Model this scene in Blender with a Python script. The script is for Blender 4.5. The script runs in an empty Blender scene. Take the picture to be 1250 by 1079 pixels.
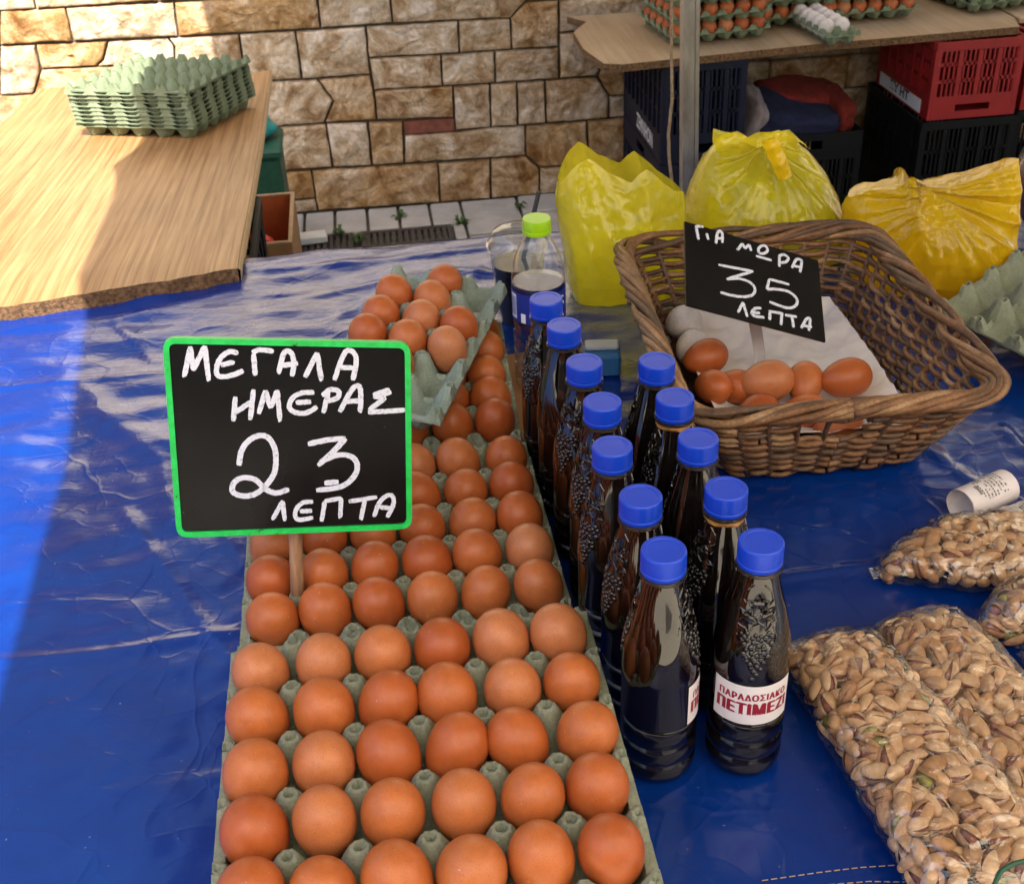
import bpy, bmesh, math, random
import numpy as np
from mathutils import Vector, Matrix, noise
R = math.radians
sc = bpy.context.scene
C = sc.collection
rnd = random.Random(7)

# ---------------------------------------------------------------- camera, world, sun, exposure
F_PX, PITCH, YAW, ROLL = 1494.853, 0.568764, -0.108762, -0.044788      # focal length in photo pixels (1250 wide), pose
CAM = np.array([0.126185, -0.52927, 0.711604])
TZ = -0.050                                                  # height of the table top
GZ = -0.80                                                   # height of the ground
_f = np.array([-math.sin(YAW) * math.cos(PITCH), math.cos(YAW) * math.cos(PITCH), -math.sin(PITCH)])
_r0 = np.array([math.cos(YAW), math.sin(YAW), 0.0])
_u0 = np.cross(_r0, _f)
_r = _r0 * math.cos(ROLL) + _u0 * math.sin(ROLL)
_u = -_r0 * math.sin(ROLL) + _u0 * math.cos(ROLL)
cam_d = bpy.data.cameras.new('camera')
cam = bpy.data.objects.new('camera', cam_d)
C.objects.link(cam)
cam.matrix_world = Matrix(((_r[0], _u[0], -_f[0], CAM[0]), (_r[1], _u[1], -_f[1], CAM[1]), (_r[2], _u[2], -_f[2], CAM[2]), (0, 0, 0, 1)))
cam_d.sensor_fit = 'HORIZONTAL'
cam_d.sensor_width = 36
cam_d.lens = F_PX / 1250 * 36
cam_d.clip_start = 0.02
cam_d.clip_end = 300
cam_d.dof.use_dof = True
cam_d.dof.focus_distance = 1.05
cam_d.dof.aperture_fstop = 22.0
sc.camera = cam

SUN = Vector((-0.02, -0.57, 0.82)).normalized()
w = bpy.data.worlds.new('World')
sc.world = w
w.use_nodes = True
sky = w.node_tree.nodes.new('ShaderNodeTexSky')
sky.sky_type = 'NISHITA'
sky.sun_disc = False
sky.sun_elevation = math.asin(SUN.z)
sky.dust_density = 5.0; sky.ozone_density = 0.4
sky.sun_rotation = math.atan2(SUN.x, SUN.y)
bg = w.node_tree.nodes['Background']
bg.inputs['Strength'].default_value = 0.15
w.node_tree.links.new(sky.outputs[0], bg.inputs[0])
sun_d = bpy.data.lights.new('sun', 'SUN')
sun_d.energy = 5.0
sun_d.angle = R(0.5)
sun_d.color = (1.0, 0.93, 0.82)
sun = bpy.data.objects.new('sun', sun_d)
C.objects.link(sun)
sun.rotation_euler = SUN.to_track_quat('Z', 'Y').to_euler()
sc.view_settings.view_transform = 'Standard'
sc.view_settings.look = 'None'
sc.view_settings.gamma = 1
sc.view_settings.exposure = 1.30
sc.cycles.use_denoising = True
sc.cycles.max_bounces = 10
sc.cycles.transparent_max_bounces = 16
sc.cycles.caustics_reflective = False
sc.cycles.caustics_refractive = False

# ---------------------------------------------------------------- pixel of the photo -> point of the place
def ray(px, py):
    return _f + _r * ((px - 625) / F_PX) + _u * ((539.5 - py) / F_PX)
def at_z(px, py, z=TZ):
    v = ray(px, py); return CAM + v * ((z - CAM[2]) / v[2])
def at_y(px, py, y):
    v = ray(px, py); return CAM + v * ((y - CAM[1]) / v[1])
def at_plane(px, py, p0, n):
    v = ray(px, py); return CAM + v * (((p0 - CAM) @ n) / (v @ n))

# ---------------------------------------------------------------- materials
def new_mat(name):
    m = bpy.data.materials.new(name); m.use_nodes = True
    nt = m.node_tree
    return m, nt, nt.nodes['Principled BSDF'], nt.nodes['Material Output']
def nd(nt, t, **kw):
    n = nt.nodes.new(t)
    for k, v in kw.items():
        if hasattr(n, k): setattr(n, k, v)
        else: n.inputs[k].default_value = v
    return n
def ramp(nt, fac, stops):
    r = nt.nodes.new('ShaderNodeValToRGB')
    e = r.color_ramp.elements
    while len(e) > 1: e.remove(e[0])
    e[0].position, e[0].color = stops[0][0], (*stops[0][1], 1)
    for p, c in stops[1:]:
        x = e.new(p); x.color = (*c, 1)
    nt.links.new(fac, r.inputs[0])
    return r
def coords(nt, scale=(1, 1, 1), kind='Object'):
    t = nt.nodes.new('ShaderNodeTexCoord'); mp = nt.nodes.new('ShaderNodeMapping')
    mp.inputs['Scale'].default_value = scale
    nt.links.new(t.outputs[kind], mp.inputs[0])
    return mp.outputs[0]
def noise_tex(nt, vec, scale, detail=4, rough=0.6, dist=0):
    n = nd(nt, 'ShaderNodeTexNoise')
    n.inputs['Scale'].default_value = scale; n.inputs['Detail'].default_value = detail
    n.inputs['Roughness'].default_value = rough; n.inputs['Distortion'].default_value = dist
    if vec is not None: nt.links.new(vec, n.inputs['Vector'])
    return n
def bump(nt, height, strength, dist, bsdf, prev=None):
    b = nd(nt, 'ShaderNodeBump'); b.inputs['Strength'].default_value = strength; b.inputs['Distance'].default_value = dist
    nt.links.new(height, b.inputs['Height'])
    if prev is not None: nt.links.new(prev.outputs[0], b.inputs['Normal'])
    nt.links.new(b.outputs[0], bsdf.inputs['Normal'])
    return b
def mix_rgb(nt, fac, a, b, mode='MIX'):
    m = nd(nt, 'ShaderNodeMix', data_type='RGBA', blend_type=mode)
    for sock, v in ((0, fac), (6, a), (7, b)):
        if isinstance(v, bpy.types.NodeSocket): nt.links.new(v, m.inputs[sock])
        elif isinstance(v, (int, float)): m.inputs[sock].default_value = v
        else: m.inputs[sock].default_value = (*v, 1)
    return m.outputs[2]
def sheen(nt, normal, f0=0.04, add=0.0):
    lw = nd(nt, 'ShaderNodeLayerWeight'); lw.inputs['Blend'].default_value = 0.5
    if normal is not None: nt.links.new(normal, lw.inputs['Normal'])
    pw = nd(nt, 'ShaderNodeMath', operation='POWER'); pw.inputs[1].default_value = 4.0
    nt.links.new(lw.outputs['Facing'], pw.inputs[0])
    ma = nd(nt, 'ShaderNodeMath', operation='MULTIPLY_ADD'); ma.inputs[1].default_value = 1 - f0; ma.inputs[2].default_value = f0 + add
    nt.links.new(pw.outputs[0], ma.inputs[0])
    return ma.outputs[0]
def basic(name, col, rough=0.5, var=0.15, scale=40, bmp=0.0, bdist=0.001, spec=0.5, metal=0, coat=0, kind='Object', stretch=(1, 1, 1)):
    m, nt, b, o = new_mat(name)
    v = coords(nt, stretch, kind)
    n = noise_tex(nt, v, scale, 5)
    lo = tuple(c * (1 - var) for c in col); hi = tuple(min(1, c * (1 + var)) for c in col)
    r = ramp(nt, n.outputs[0], [(0.3, lo), (0.7, hi)])
    nt.links.new(r.outputs[0], b.inputs['Base Color'])
    b.inputs['Roughness'].default_value = rough
    b.inputs['Specular IOR Level'].default_value = spec
    b.inputs['Metallic'].default_value = metal
    b.inputs['Coat Weight'].default_value = coat
    if bmp: bump(nt, noise_tex(nt, v, scale * 3, 6).outputs[0], bmp, bdist, b)
    return m
M = {}
def build_materials():
    # eggs: every egg its own brown, faint speckles and matt pores
    def egg(name, stops):
        m, nt, b, o = new_mat(name)
        info = nd(nt, 'ShaderNodeObjectInfo')
        base = ramp(nt, info.outputs['Random'], stops)
        v = coords(nt)
        add = nd(nt, 'ShaderNodeVectorMath', operation='ADD')
        sc_ = nd(nt, 'ShaderNodeVectorMath', operation='SCALE'); sc_.inputs['Scale'].default_value = 13.0
        cmb = nd(nt, 'ShaderNodeCombineXYZ')
        for i in range(3): nt.links.new(info.outputs['Random'], cmb.inputs[i])
        nt.links.new(cmb.outputs[0], sc_.inputs[0]); nt.links.new(v, add.inputs[0]); nt.links.new(sc_.outputs[0], add.inputs[1])
        n1 = noise_tex(nt, add.outputs[0], 60, 4)
        sh = ramp(nt, n1.outputs[0], [(0.3, (0.85, 0.82, 0.8)), (0.7, (1.06, 1.08, 1.1))])
        c1 = mix_rgb(nt, 1.0, base.outputs[0], sh.outputs[0], 'MULTIPLY')
        n2 = noise_tex(nt, add.outputs[0], 900, 2)
        sp = ramp(nt, n2.outputs[0], [(0.56, (0, 0, 0)), (0.72, (0.6, 0.6, 0.6))])
        c2 = mix_rgb(nt, sp.outputs[0], c1, (0.20, 0.07, 0.03))
        n3 = noise_tex(nt, add.outputs[0], 210, 3, 0.7)
        sp2 = ramp(nt, n3.outputs[0], [(0.70, (0, 0, 0)), (0.76, (0.75, 0.75, 0.75))])
        c3 = mix_rgb(nt, sp2.outputs[0], c2, (0.75, 0.55, 0.42))
        nt.links.new(c3, b.inputs['Base Color'])
        b.inputs['Roughness'].default_value = 0.40
        b.inputs['Specular IOR Level'].default_value = 0.4
        b.inputs['Subsurface Weight'].default_value = 0.05
        b.inputs['Subsurface Radius'].default_value = (0.006, 0.002, 0.001)
        bump(nt, noise_tex(nt, v, 1500, 2).outputs[0], 0.12, 0.0004, b)
        return m
    M['egg'] = egg('eggshell_brown', [(0.0, (0.40, 0.085, 0.019)), (0.35, (0.46, 0.110, 0.026)), (0.7, (0.50, 0.135, 0.034)), (0.9, (0.52, 0.160, 0.050)), (1.0, (0.54, 0.20, 0.085))])
    M['egg_white'] = egg('eggshell_white', [(0.0, (0.76, 0.70, 0.66)), (1.0, (0.82, 0.76, 0.72))])
    def pulp(name, a, b_):
        m, nt, b, o = new_mat(name)
        v = coords(nt)
        n = noise_tex(nt, v, 45, 6, 0.65); f = noise_tex(nt, v, 500, 4)
        r = ramp(nt, n.outputs[0], [(0.3, a), (0.7, b_)])
        r2 = ramp(nt, f.outputs[0], [(0.3, (0.78, 0.78, 0.78)), (0.7, (1.12, 1.12, 1.12))])
        nt.links.new(mix_rgb(nt, 1.0, r.outputs[0], r2.outputs[0], 'MULTIPLY'), b.inputs['Base Color'])
        b.inputs['Roughness'].default_value = 0.92; b.inputs['Specular IOR Level'].default_value = 0.2
        bump(nt, noise_tex(nt, v, 330, 8, 0.8).outputs[0], 0.9, 0.0016, b)
        return m
    M['pulp'] = pulp('grey_green_pulp', (0.25, 0.275, 0.195), (0.345, 0.365, 0.27))
    M['pulp_green'] = pulp('green_pulp', (0.17, 0.22, 0.135), (0.245, 0.295, 0.195))
    M['pulp_blue'] = pulp('blue_green_pulp', (0.28, 0.35, 0.29), (0.37, 0.44, 0.38))
    # tarpaulin
    m, nt, b, o = new_mat('blue_tarpaulin')
    v = coords(nt)
    n = noise_tex(nt, v, 5, 6, 0.65); n2 = noise_tex(nt, v, 60, 4)
    r = ramp(nt, n.outputs[0], [(0.25, (0.001, 0.018, 0.16)), (0.55, (0.0014, 0.030, 0.22)), (0.8, (0.002, 0.046, 0.28))])
    sc1 = noise_tex(nt, coords(nt, (70, 22, 10)), 3.0, 4, 0.6, 1.5)
    rs = ramp(nt, sc1.outputs[0], [(0.72, (0, 0, 0)), (0.82, (0.22, 0.22, 0.22))])
    sm = ramp(nt, noise_tex(nt, v, 9, 3).outputs[0], [(0.45, (0, 0, 0)), (0.65, (1, 1, 1))])
    ss = mix_rgb(nt, 1.0, rs.outputs[0], sm.outputs[0], 'MULTIPLY')
    dst = ramp(nt, noise_tex(nt, v, 230, 2, 0.5).outputs[0], [(0.745, (0, 0, 0)), (0.79, (0.45, 0.45, 0.45))])
    c0 = mix_rgb(nt, ss, r.outputs[0], (0.30, 0.38, 0.52))
    nt.links.new(mix_rgb(nt, dst.outputs[0], c0, (0.34, 0.32, 0.30)), b.inputs['Base Color'])
    rr = ramp(nt, n2.outputs[0], [(0.3, (0.11,) * 3), (0.7, (0.20,) * 3)])
    nt.links.new(rr.outputs[0], b.inputs['Roughness'])
    b.inputs['Specular IOR Level'].default_value = 0.5; b.inputs['Coat Weight'].default_value = 0.25; b.inputs['Coat Roughness'].default_value = 0.08
    wv = noise_tex(nt, coords(nt, (1, 2.6, 1)), 26, 5, 0.62, 0.6)
    sx = nd(nt, 'ShaderNodeSeparateXYZ'); nt.links.new(v, sx.inputs[0])
    mr = nd(nt, 'ShaderNodeMapRange'); mr.inputs['From Min'].default_value = 0.45; mr.inputs['From Max'].default_value = -0.10; mr.inputs['To Min'].default_value = 0.03; mr.inputs['To Max'].default_value = 0.09
    nt.links.new(sx.outputs[0], mr.inputs['Value'])
    mr2 = nd(nt, 'ShaderNodeMapRange'); mr2.inputs['From Min'].default_value = 0.45; mr2.inputs['From Max'].default_value = 0.95; mr2.inputs['To Min'].default_value = 0.0; mr2.inputs['To Max'].default_value = 0.28
    nt.links.new(sx.outputs[1], mr2.inputs['Value'])
    mxx = nd(nt, 'ShaderNodeMath', operation='MAXIMUM'); nt.links.new(mr.outputs[0], mxx.inputs[0]); nt.links.new(mr2.outputs[0], mxx.inputs[1])
    b1 = bump(nt, wv.outputs[0], 0.4, 0.006, b); nt.links.new(mxx.outputs[0], b1.inputs['Strength'])
    def crumple(scale, width, warp):
        dv = nd(nt, 'ShaderNodeVectorMath', operation='MULTIPLY_ADD'); dv.inputs[1].default_value = (warp,) * 3
        nw = noise_tex(nt, v, scale * .45, 3); nt.links.new(nw.outputs['Color'], dv.inputs[0]); nt.links.new(v, dv.inputs[2])
        vo = nd(nt, 'ShaderNodeTexVoronoi', feature='DISTANCE_TO_EDGE'); vo.inputs['Scale'].default_value = scale; nt.links.new(dv.outputs[0], vo.inputs['Vector'])
        return ramp(nt, vo.outputs['Distance'], [(0.0, (1, 1, 1)), (width, (0.25, 0.25, 0.25)), (width * 3, (0, 0, 0))]).outputs[0]
    b1 = bump(nt, crumple(6.5, .022, .22), 0.16, 0.003, b, b1)
    b1 = bump(nt, crumple(17, .04, .09), 0.10, 0.002, b, b1)
    chk = nd(nt, 'ShaderNodeTexChecker'); chk.inputs['Scale'].default_value = 700; nt.links.new(v, chk.inputs[0])
    bump(nt, chk.outputs[1], 0.12, 0.0003, b, b1)
    M['tarp'] = m
    M['seam'] = basic('tan_thread', (0.35, 0.27, 0.16), 0.8)
    M['black_board'] = None
    m, nt, b, o = new_mat('glossy_black_board')
    v = coords(nt)
    n = noise_tex(nt, v, 14, 5); d = noise_tex(nt, v, 420, 3)
    base = ramp(nt, n.outputs[0], [(0.35, (0.004, 0.004, 0.0045)), (0.75, (0.010, 0.010, 0.011))])
    dd = ramp(nt, d.outputs[0], [(0.70, (0, 0, 0)), (0.78, (0.28, 0.28, 0.29))])
    mk = ramp(nt, noise_tex(nt, v, 22, 3).outputs[0], [(0.52, (0, 0, 0)), (0.66, (1, 1, 1))])
    nt.links.new(mix_rgb(nt, mix_rgb(nt, 1.0, dd.outputs[0], mk.outputs[0], 'MULTIPLY'), base.outputs[0], (0.6, 0.6, 0.65)), b.inputs['Base Color'])
    b.inputs['Roughness'].default_value = 0.25; b.inputs['Specular IOR Level'].default_value = 0.3
    M['black_board'] = m
    m, nt, b, o = new_mat('white_liquid_chalk')
    v = coords(nt)
    n = noise_tex(nt, v, 320, 4, 0.7)
    r = ramp(nt, n.outputs[0], [(0.34, (0.30, 0.31, 0.36)), (0.46, (0.72, 0.73, 0.84))])
    nt.links.new(r.outputs[0], b.inputs['Base Color']); b.inputs['Roughness'].default_value = 0.7
    M['chalk'] = m
    m, nt, b, o = new_mat('worn_green_paint')
    v = coords(nt)
    n = noise_tex(nt, v, 90, 4, 0.7)
    r = ramp(nt, n.outputs[0], [(0.32, (0.012, 0.012, 0.012)), (0.345, (0.012, 0.46, 0.07)), (0.6, (0.016, 0.62, 0.11)), (0.8, (0.03, 0.66, 0.15))])
    nt.links.new(r.outputs[0], b.inputs['Base Color']); b.inputs['Roughness'].default_value = 0.4
    M['green_frame'] = m
    M['stake'] = basic('weathered_stake_wood', (0.33, 0.18, 0.10), 0.75, 0.5, 60, 0.5, 0.001, stretch=(3, 3, 0.25))
    # bottles
    m, nt, b, o = new_mat('dark_syrup_bottle')
    b.inputs['Base Color'].default_value = (0.005, 0.0025, 0.0018, 1); b.inputs['Roughness'].default_value = 0.03
    b.inputs['Specular IOR Level'].default_value = 0.65; b.inputs['IOR'].default_value = 1.55; b.inputs['Coat Weight'].default_value = 0.3; b.inputs['Coat IOR'].default_value = 1.6; b.inputs['Coat Roughness'].default_value = 0.02
    M['syrup'] = m
    M['froth'] = basic('dried_syrup_froth', (0.42, 0.19, 0.05), 0.35, 0.5, 160)
    M['cap'] = basic('blue_cap_plastic', (0.005, 0.05, 0.56), 0.36, 0.05, 30, 0.05, 0.0003)
    m, nt, b, o = new_mat('clear_neck_plastic')
    b.inputs['Base Color'].default_value = (0.25, 0.2, 0.17, 1); b.inputs['Roughness'].default_value = 0.05; b.inputs['Transmission Weight'].default_value = 0.9
    M['neck'] = m
    M['label_white'] = basic('white_paper_label', (0.80, 0.74, 0.76), 0.5, 0.02)
    M['label_red'] = basic('dark_red_print', (0.30, 0.012, 0.03), 0.5, 0.02)
    M['label_blue'] = basic('blue_printed_film', (0.012, 0.03, 0.26), 0.35, 0.05)
    M['print_white'] = basic('white_print', (0.78, 0.79, 0.82), 0.4, 0.02)
    M['print_black'] = basic('black_print', (0.03, 0.03, 0.035), 0.6, 0.02)
    M['lime'] = basic('lime_green_plastic', (0.33, 0.62, 0.008), 0.35, 0.04)
    def film(name, tint, gl=0.12, rough=0.03, ior=1.45, bm=0.4, sc_=40):
        m, nt, b, o = new_mat(name)
        nt.nodes.remove(b)
        t = nd(nt, 'ShaderNodeBsdfTransparent'); t.inputs[0].default_value = (*tint, 1)
        g = nd(nt, 'ShaderNodeBsdfGlossy'); g.inputs['Roughness'].default_value = rough
        bp = nd(nt, 'ShaderNodeBump'); bp.inputs['Strength'].default_value = bm; bp.inputs['Distance'].default_value = 0.004
        nz = noise_tex(nt, coords(nt), sc_, 4, 0.6, 1.0)
        nt.links.new(nz.outputs[0], bp.inputs['Height'])
        nt.links.new(bp.outputs[0], g.inputs['Normal'])
        fac = sheen(nt, bp.outputs[0], 0.04, gl * 0.1)
        mx = nd(nt, 'ShaderNodeMixShader')
        nt.links.new(fac, mx.inputs[0]); nt.links.new(t.outputs[0], mx.inputs[1]); nt.links.new(g.outputs[0], mx.inputs[2])
        nt.links.new(mx.outputs[0], o.inputs[0])
        return m
    M['film'] = film('clear_cellophane', (0.97, 0.965, 0.955), 1.1, 0.035, 1.5, 1.0, 42)
    M['pet'] = film('clear_bottle_plastic', (0.95, 0.96, 0.97), 0.2, 0.02, 1.5, 0.15, 25)
    M['cup'] = film('clear_cup_plastic', (0.90, 0.90, 0.89), 0.3, 0.04, 1.5, 0.05, 20)
    m, nt, b, o = new_mat('still_water')
    b.inputs['Base Color'].default_value = (0.97, 0.99, 1, 1); b.inputs['Roughness'].default_value = 0.0
    b.inputs['Transmission Weight'].default_value = 1.0; b.inputs['IOR'].default_value = 1.33
    M['water'] = m
    M['water'] = film('still_water_column', (0.93, 0.955, 0.96), 0.1, 0.01, 1.33, 0.05, 20)
    M['coffee'] = basic('dark_coffee', (0.02, 0.013, 0.012), 0.15, 0.2)
    # plastic bags: thin translucent yellow film
    def bagm(name, c, tr=0.16):
        m, nt, b, o = new_mat(name)
        nt.nodes.remove(b)
        v = coords(nt)
        n = noise_tex(nt, v, 14, 4)
        cr = ramp(nt, n.outputs[0], [(0.3, tuple(x * 0.86 for x in c)), (0.7, tuple(min(1, x * 1.08) for x in c))])
        df = nd(nt, 'ShaderNodeBsdfDiffuse'); tl = nd(nt, 'ShaderNodeBsdfTranslucent'); tp = nd(nt, 'ShaderNodeBsdfTransparent')
        gl = nd(nt, 'ShaderNodeBsdfGlossy'); gl.inputs['Roughness'].default_value = 0.10
        nt.links.new(cr.outputs[0], df.inputs[0]); nt.links.new(cr.outputs[0], tl.inputs[0])
        tp.inputs[0].default_value = (min(1, c[0] * 1.2), min(1, c[1] * 1.25), 0.12, 1)
        m1 = nd(nt, 'ShaderNodeMixShader'); m1.inputs[0].default_value = 0.5
        nt.links.new(df.outputs[0], m1.inputs[1]); nt.links.new(tl.outputs[0], m1.inputs[2])
        m2 = nd(nt, 'ShaderNodeMixShader'); m2.inputs[0].default_value = tr
        nt.links.new(m1.outputs[0], m2.inputs[1]); nt.links.new(tp.outputs[0], m2.inputs[2])
        m3 = nd(nt, 'ShaderNodeMixShader')
        bp = nd(nt, 'ShaderNodeBump'); bp.inputs['Strength'].default_value = 0.5; bp.inputs['Distance'].default_value = 0.006
        nt.links.new(noise_tex(nt, coords(nt, (1, 1, 0.55)), 38, 4, 0.55, 1.2).outputs[0], bp.inputs['Height'])
        for x in (df, tl, gl): nt.links.new(bp.outputs[0], x.inputs['Normal'])
        nt.links.new(sheen(nt, bp.outputs[0], 0.045), m3.inputs[0]); nt.links.new(m2.outputs[0], m3.inputs[1]); nt.links.new(gl.outputs[0], m3.inputs[2])
        nt.links.new(m3.outputs[0], o.inputs[0])
        return m
    M['bag_lemon'] = bagm('lemon_yellow_bag_film', (0.95, 0.82, 0.06), 0.42)
    M['bag_gold'] = bagm('golden_yellow_bag_film', (1.0, 0.66, 0.014), 0.06)
    M['bag_sun'] = bagm('yellow_bag_film', (0.95, 0.80, 0.04), 0.27)
    # wicker
    def wick(name, a, b_, c):
        m, nt, b, o = new_mat(name)
        v = coords(nt)
        n = noise_tex(nt, v, 22, 5, 0.7); f = noise_tex(nt, v, 260, 4)
        r = ramp(nt, n.outputs[0], [(0.28, a), (0.5, b_), (0.75, c)])
        r2 = ramp(nt, f.outputs[0], [(0.3, (0.6, 0.6, 0.6)), (0.7, (1.2, 1.2, 1.2))])
        nt.links.new(mix_rgb(nt, 1.0, r.outputs[0], r2.outputs[0], 'MULTIPLY'), b.inputs['Base Color'])
        b.inputs['Roughness'].default_value = 0.55
        bump(nt, f.outputs[0], 0.5, 0.001, b)
        return m
    M['wick1'] = wick('brown_willow', (0.08, 0.034, 0.014), (0.21, 0.092, 0.036), (0.34, 0.165, 0.07))
    M['wick2'] = wick('pale_willow', (0.17, 0.08, 0.034), (0.34, 0.18, 0.082), (0.50, 0.31, 0.165))
    M['wick3'] = wick('dark_willow', (0.05, 0.026, 0.014), (0.13, 0.066, 0.034), (0.22, 0.125, 0.066))
    M['paper'] = basic('white_crumpled_paper', (0.76, 0.70, 0.68), 0.8, 0.06, 25, 0.4, 0.003)
    M['receipt'] = basic('thermal_paper', (0.74, 0.66, 0.66), 0.6, 0.03)
    # pistachio
    m, nt, b, o = new_mat('pistachio_shell')
    info = nd(nt, 'ShaderNodeObjectInfo'); v = coords(nt); geo = nd(nt, 'ShaderNodeNewGeometry')
    n = noise_tex(nt, v, 130, 4); n2 = noise_tex(nt, v, 35, 3)
    base = ramp(nt, info.outputs['Random'], [(0, (0.50, 0.26, 0.12)), (0.4, (0.66, 0.40, 0.215)), (0.8, (0.75, 0.50, 0.30)), (1, (0.43, 0.20, 0.085))])
    isl = ramp(nt, geo.outputs['Random Per Island'], [(0, (0.75, 0.72, 0.68)), (1, (1.1, 1.1, 1.1))])
    r2 = ramp(nt, n.outputs[0], [(0.3, (0.78, 0.72, 0.66)), (0.7, (1.1, 1.1, 1.1))])
    r3 = ramp(nt, n2.outputs[0], [(0.3, (0.85, 0.8, 0.75)), (0.6, (1.05, 1.05, 1.05))])
    c = mix_rgb(nt, 1.0, base.outputs[0], r2.outputs[0], 'MULTIPLY')
    c = mix_rgb(nt, 1.0, c, isl.outputs[0], 'MULTIPLY')
    nt.links.new(mix_rgb(nt, 1.0, c, r3.outputs[0], 'MULTIPLY'), b.inputs['Base Color'])
    b.inputs['Roughness'].default_value = 0.5
    bump(nt, n.outputs[0], 0.2, 0.0006, b)
    M['shell'] = m
    M['kernel_red'] = basic('pistachio_skin', (0.27, 0.09, 0.065), 0.6, 0.4, 200)
    M['kernel_green'] = basic('pistachio_green', (0.30, 0.26, 0.06), 0.6, 0.4, 200)
    # boards
    def board(name, a, b_, c, sx=1.0):
        m, nt, b, o = new_mat(name)
        v = coords(nt, (75 * sx, 1.1, 8))
        n = noise_tex(nt, v, 2.0, 10, 0.66, 0.25); n2 = noise_tex(nt, coords(nt), 3.0, 4)
        r = ramp(nt, n.outputs[0], [(0.36, a), (0.5, b_), (0.62, c)])
        r2 = ramp(nt, n2.outputs[0], [(0.3, (0.82, 0.80, 0.77)), (0.7, (1.08, 1.08, 1.08))])
        nt.links.new(mix_rgb(nt, 1.0, r.outputs[0], r2.outputs[0], 'MULTIPLY'), b.inputs['Base Color'])
        b.inputs['Roughness'].default_value = 0.5
        bump(nt, n.outputs[0], 0.1, 0.001, b)
        return m
    M['veneer'] = board('orange_wood_veneer', (0.24, 0.115, 0.04), (0.36, 0.195, 0.08), (0.44, 0.265, 0.125))
    M['veneer_pale'] = board('pale_wood_veneer', (0.42, 0.29, 0.17), (0.48, 0.345, 0.21), (0.54, 0.39, 0.25), 0.4)
    M['chip'] = basic('chipboard_edge', (0.21, 0.115, 0.052), 0.95, 0.75, 160, 1.0, 0.006)
    M['lip'] = basic('edge_banding', (0.60, 0.43, 0.25), 0.55, 0.1)
    # stone
    m, nt, b, o = new_mat('rock_faced_sandstone')
    v = coords(nt)
    at = nd(nt, 'ShaderNodeAttribute', attribute_name='tint')
    off = nd(nt, 'ShaderNodeVectorMath', operation='ADD'); sc2 = nd(nt, 'ShaderNodeVectorMath', operation='SCALE'); sc2.inputs['Scale'].default_value = 9
    nt.links.new(at.outputs['Color'], sc2.inputs[0]); nt.links.new(v, off.inputs[0]); nt.links.new(sc2.outputs[0], off.inputs[1])
    n = noise_tex(nt, off.outputs[0], 9, 7, 0.68, 1.2); n2 = noise_tex(nt, off.outputs[0], 5, 5, 0.6, 0.5); n3 = noise_tex(nt, off.outputs[0], 70, 6, 0.75)
    och = ramp(nt, n.outputs[0], [(0.36, (0.22, 0.105, 0.032)), (0.50, (0.46, 0.29, 0.135)), (0.61, (0.62, 0.46, 0.29))])
    gry = ramp(nt, n.outputs[0], [(0.36, (0.33, 0.205, 0.105)), (0.50, (0.56, 0.45, 0.33)), (0.61, (0.74, 0.67, 0.60))])
    sep = nd(nt, 'ShaderNodeSeparateColor'); nt.links.new(at.outputs['Color'], sep.inputs[0])
    ad = nd(nt, 'ShaderNodeMath', operation='MULTIPLY_ADD'); ad.inputs[1].default_value = 0.55; nt.links.new(sep.outputs[0], ad.inputs[0]); nt.links.new(n2.outputs[0], ad.inputs[2])
    fr = ramp(nt, ad.outputs[0], [(0.55, (0, 0, 0)), (0.82, (1, 1, 1))])
    c = mix_rgb(nt, fr.outputs[0], och.outputs[0], gry.outputs[0])
    f3 = ramp(nt, n3.outputs[0], [(0.3, (0.85, 0.78, 0.70)), (0.7, (1.45, 1.38, 1.28))])
    nt.links.new(mix_rgb(nt, 1.0, c, f3.outputs[0], 'MULTIPLY'), b.inputs['Base Color'])
    b.inputs['Roughness'].default_value = 0.85; b.inputs['Specular IOR Level'].default_value = 0.3
    bb = bump(nt, noise_tex(nt, off.outputs[0], 17, 9, 0.74, 0.2).outputs[0], 0.9, 0.026, b)
    bump(nt, n3.outputs[0], 0.5, 0.004, b, bb)
    M['stone'] = m
    M['mortar'] = basic('dark_mortar', (0.11, 0.085, 0.06), 0.95, 0.4, 60, 0.5, 0.003)
    M['brick'] = basic('red_brick', (0.23, 0.075, 0.05), 0.85, 0.3, 60, 0.5, 0.002)
    M['tile'] = basic('grey_paving_tile', (0.44, 0.42, 0.395), 0.75, 0.16, 12, 0.3, 0.001)
    M['ground'] = basic('dusty_asphalt', (0.06, 0.055, 0.047), 0.9, 0.4, 9, 0.5, 0.003)
    M['joint'] = basic('dirty_joint', (0.10, 0.09, 0.075), 0.95, 0.4, 40)
    M['drain'] = basic('dark_iron_drain', (0.06, 0.05, 0.045), 0.7, 0.4, 50, 0.4, 0.001)
    M['leaf'] = basic('weed_leaf', (0.06, 0.13, 0.03), 0.6, 0.4, 80)
    M['foam'] = basic('white_foam', (0.78, 0.79, 0.80), 0.7, 0.04)
    M['steel'] = basic('galvanised_steel', (0.36, 0.35, 0.34), 0.42, 0.3, 60, 0.2, 0.0006, metal=0.75, stretch=(1, 1, 0.3))
    M['rope'] = basic('tan_rope', (0.34, 0.24, 0.15), 0.9, 0.3, 150, 0.5, 0.001)
    M['crate_navy'] = basic('navy_plastic', (0.006, 0.009, 0.026), 0.5, 0.25, 20, spec=0.25)
    M['crate_black'] = basic('black_plastic', (0.005, 0.0055, 0.007), 0.5, 0.3, 20, spec=0.22)
    M['crate_red'] = basic('red_plastic', (0.30, 0.013, 0.015), 0.42, 0.15, 20)
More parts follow.
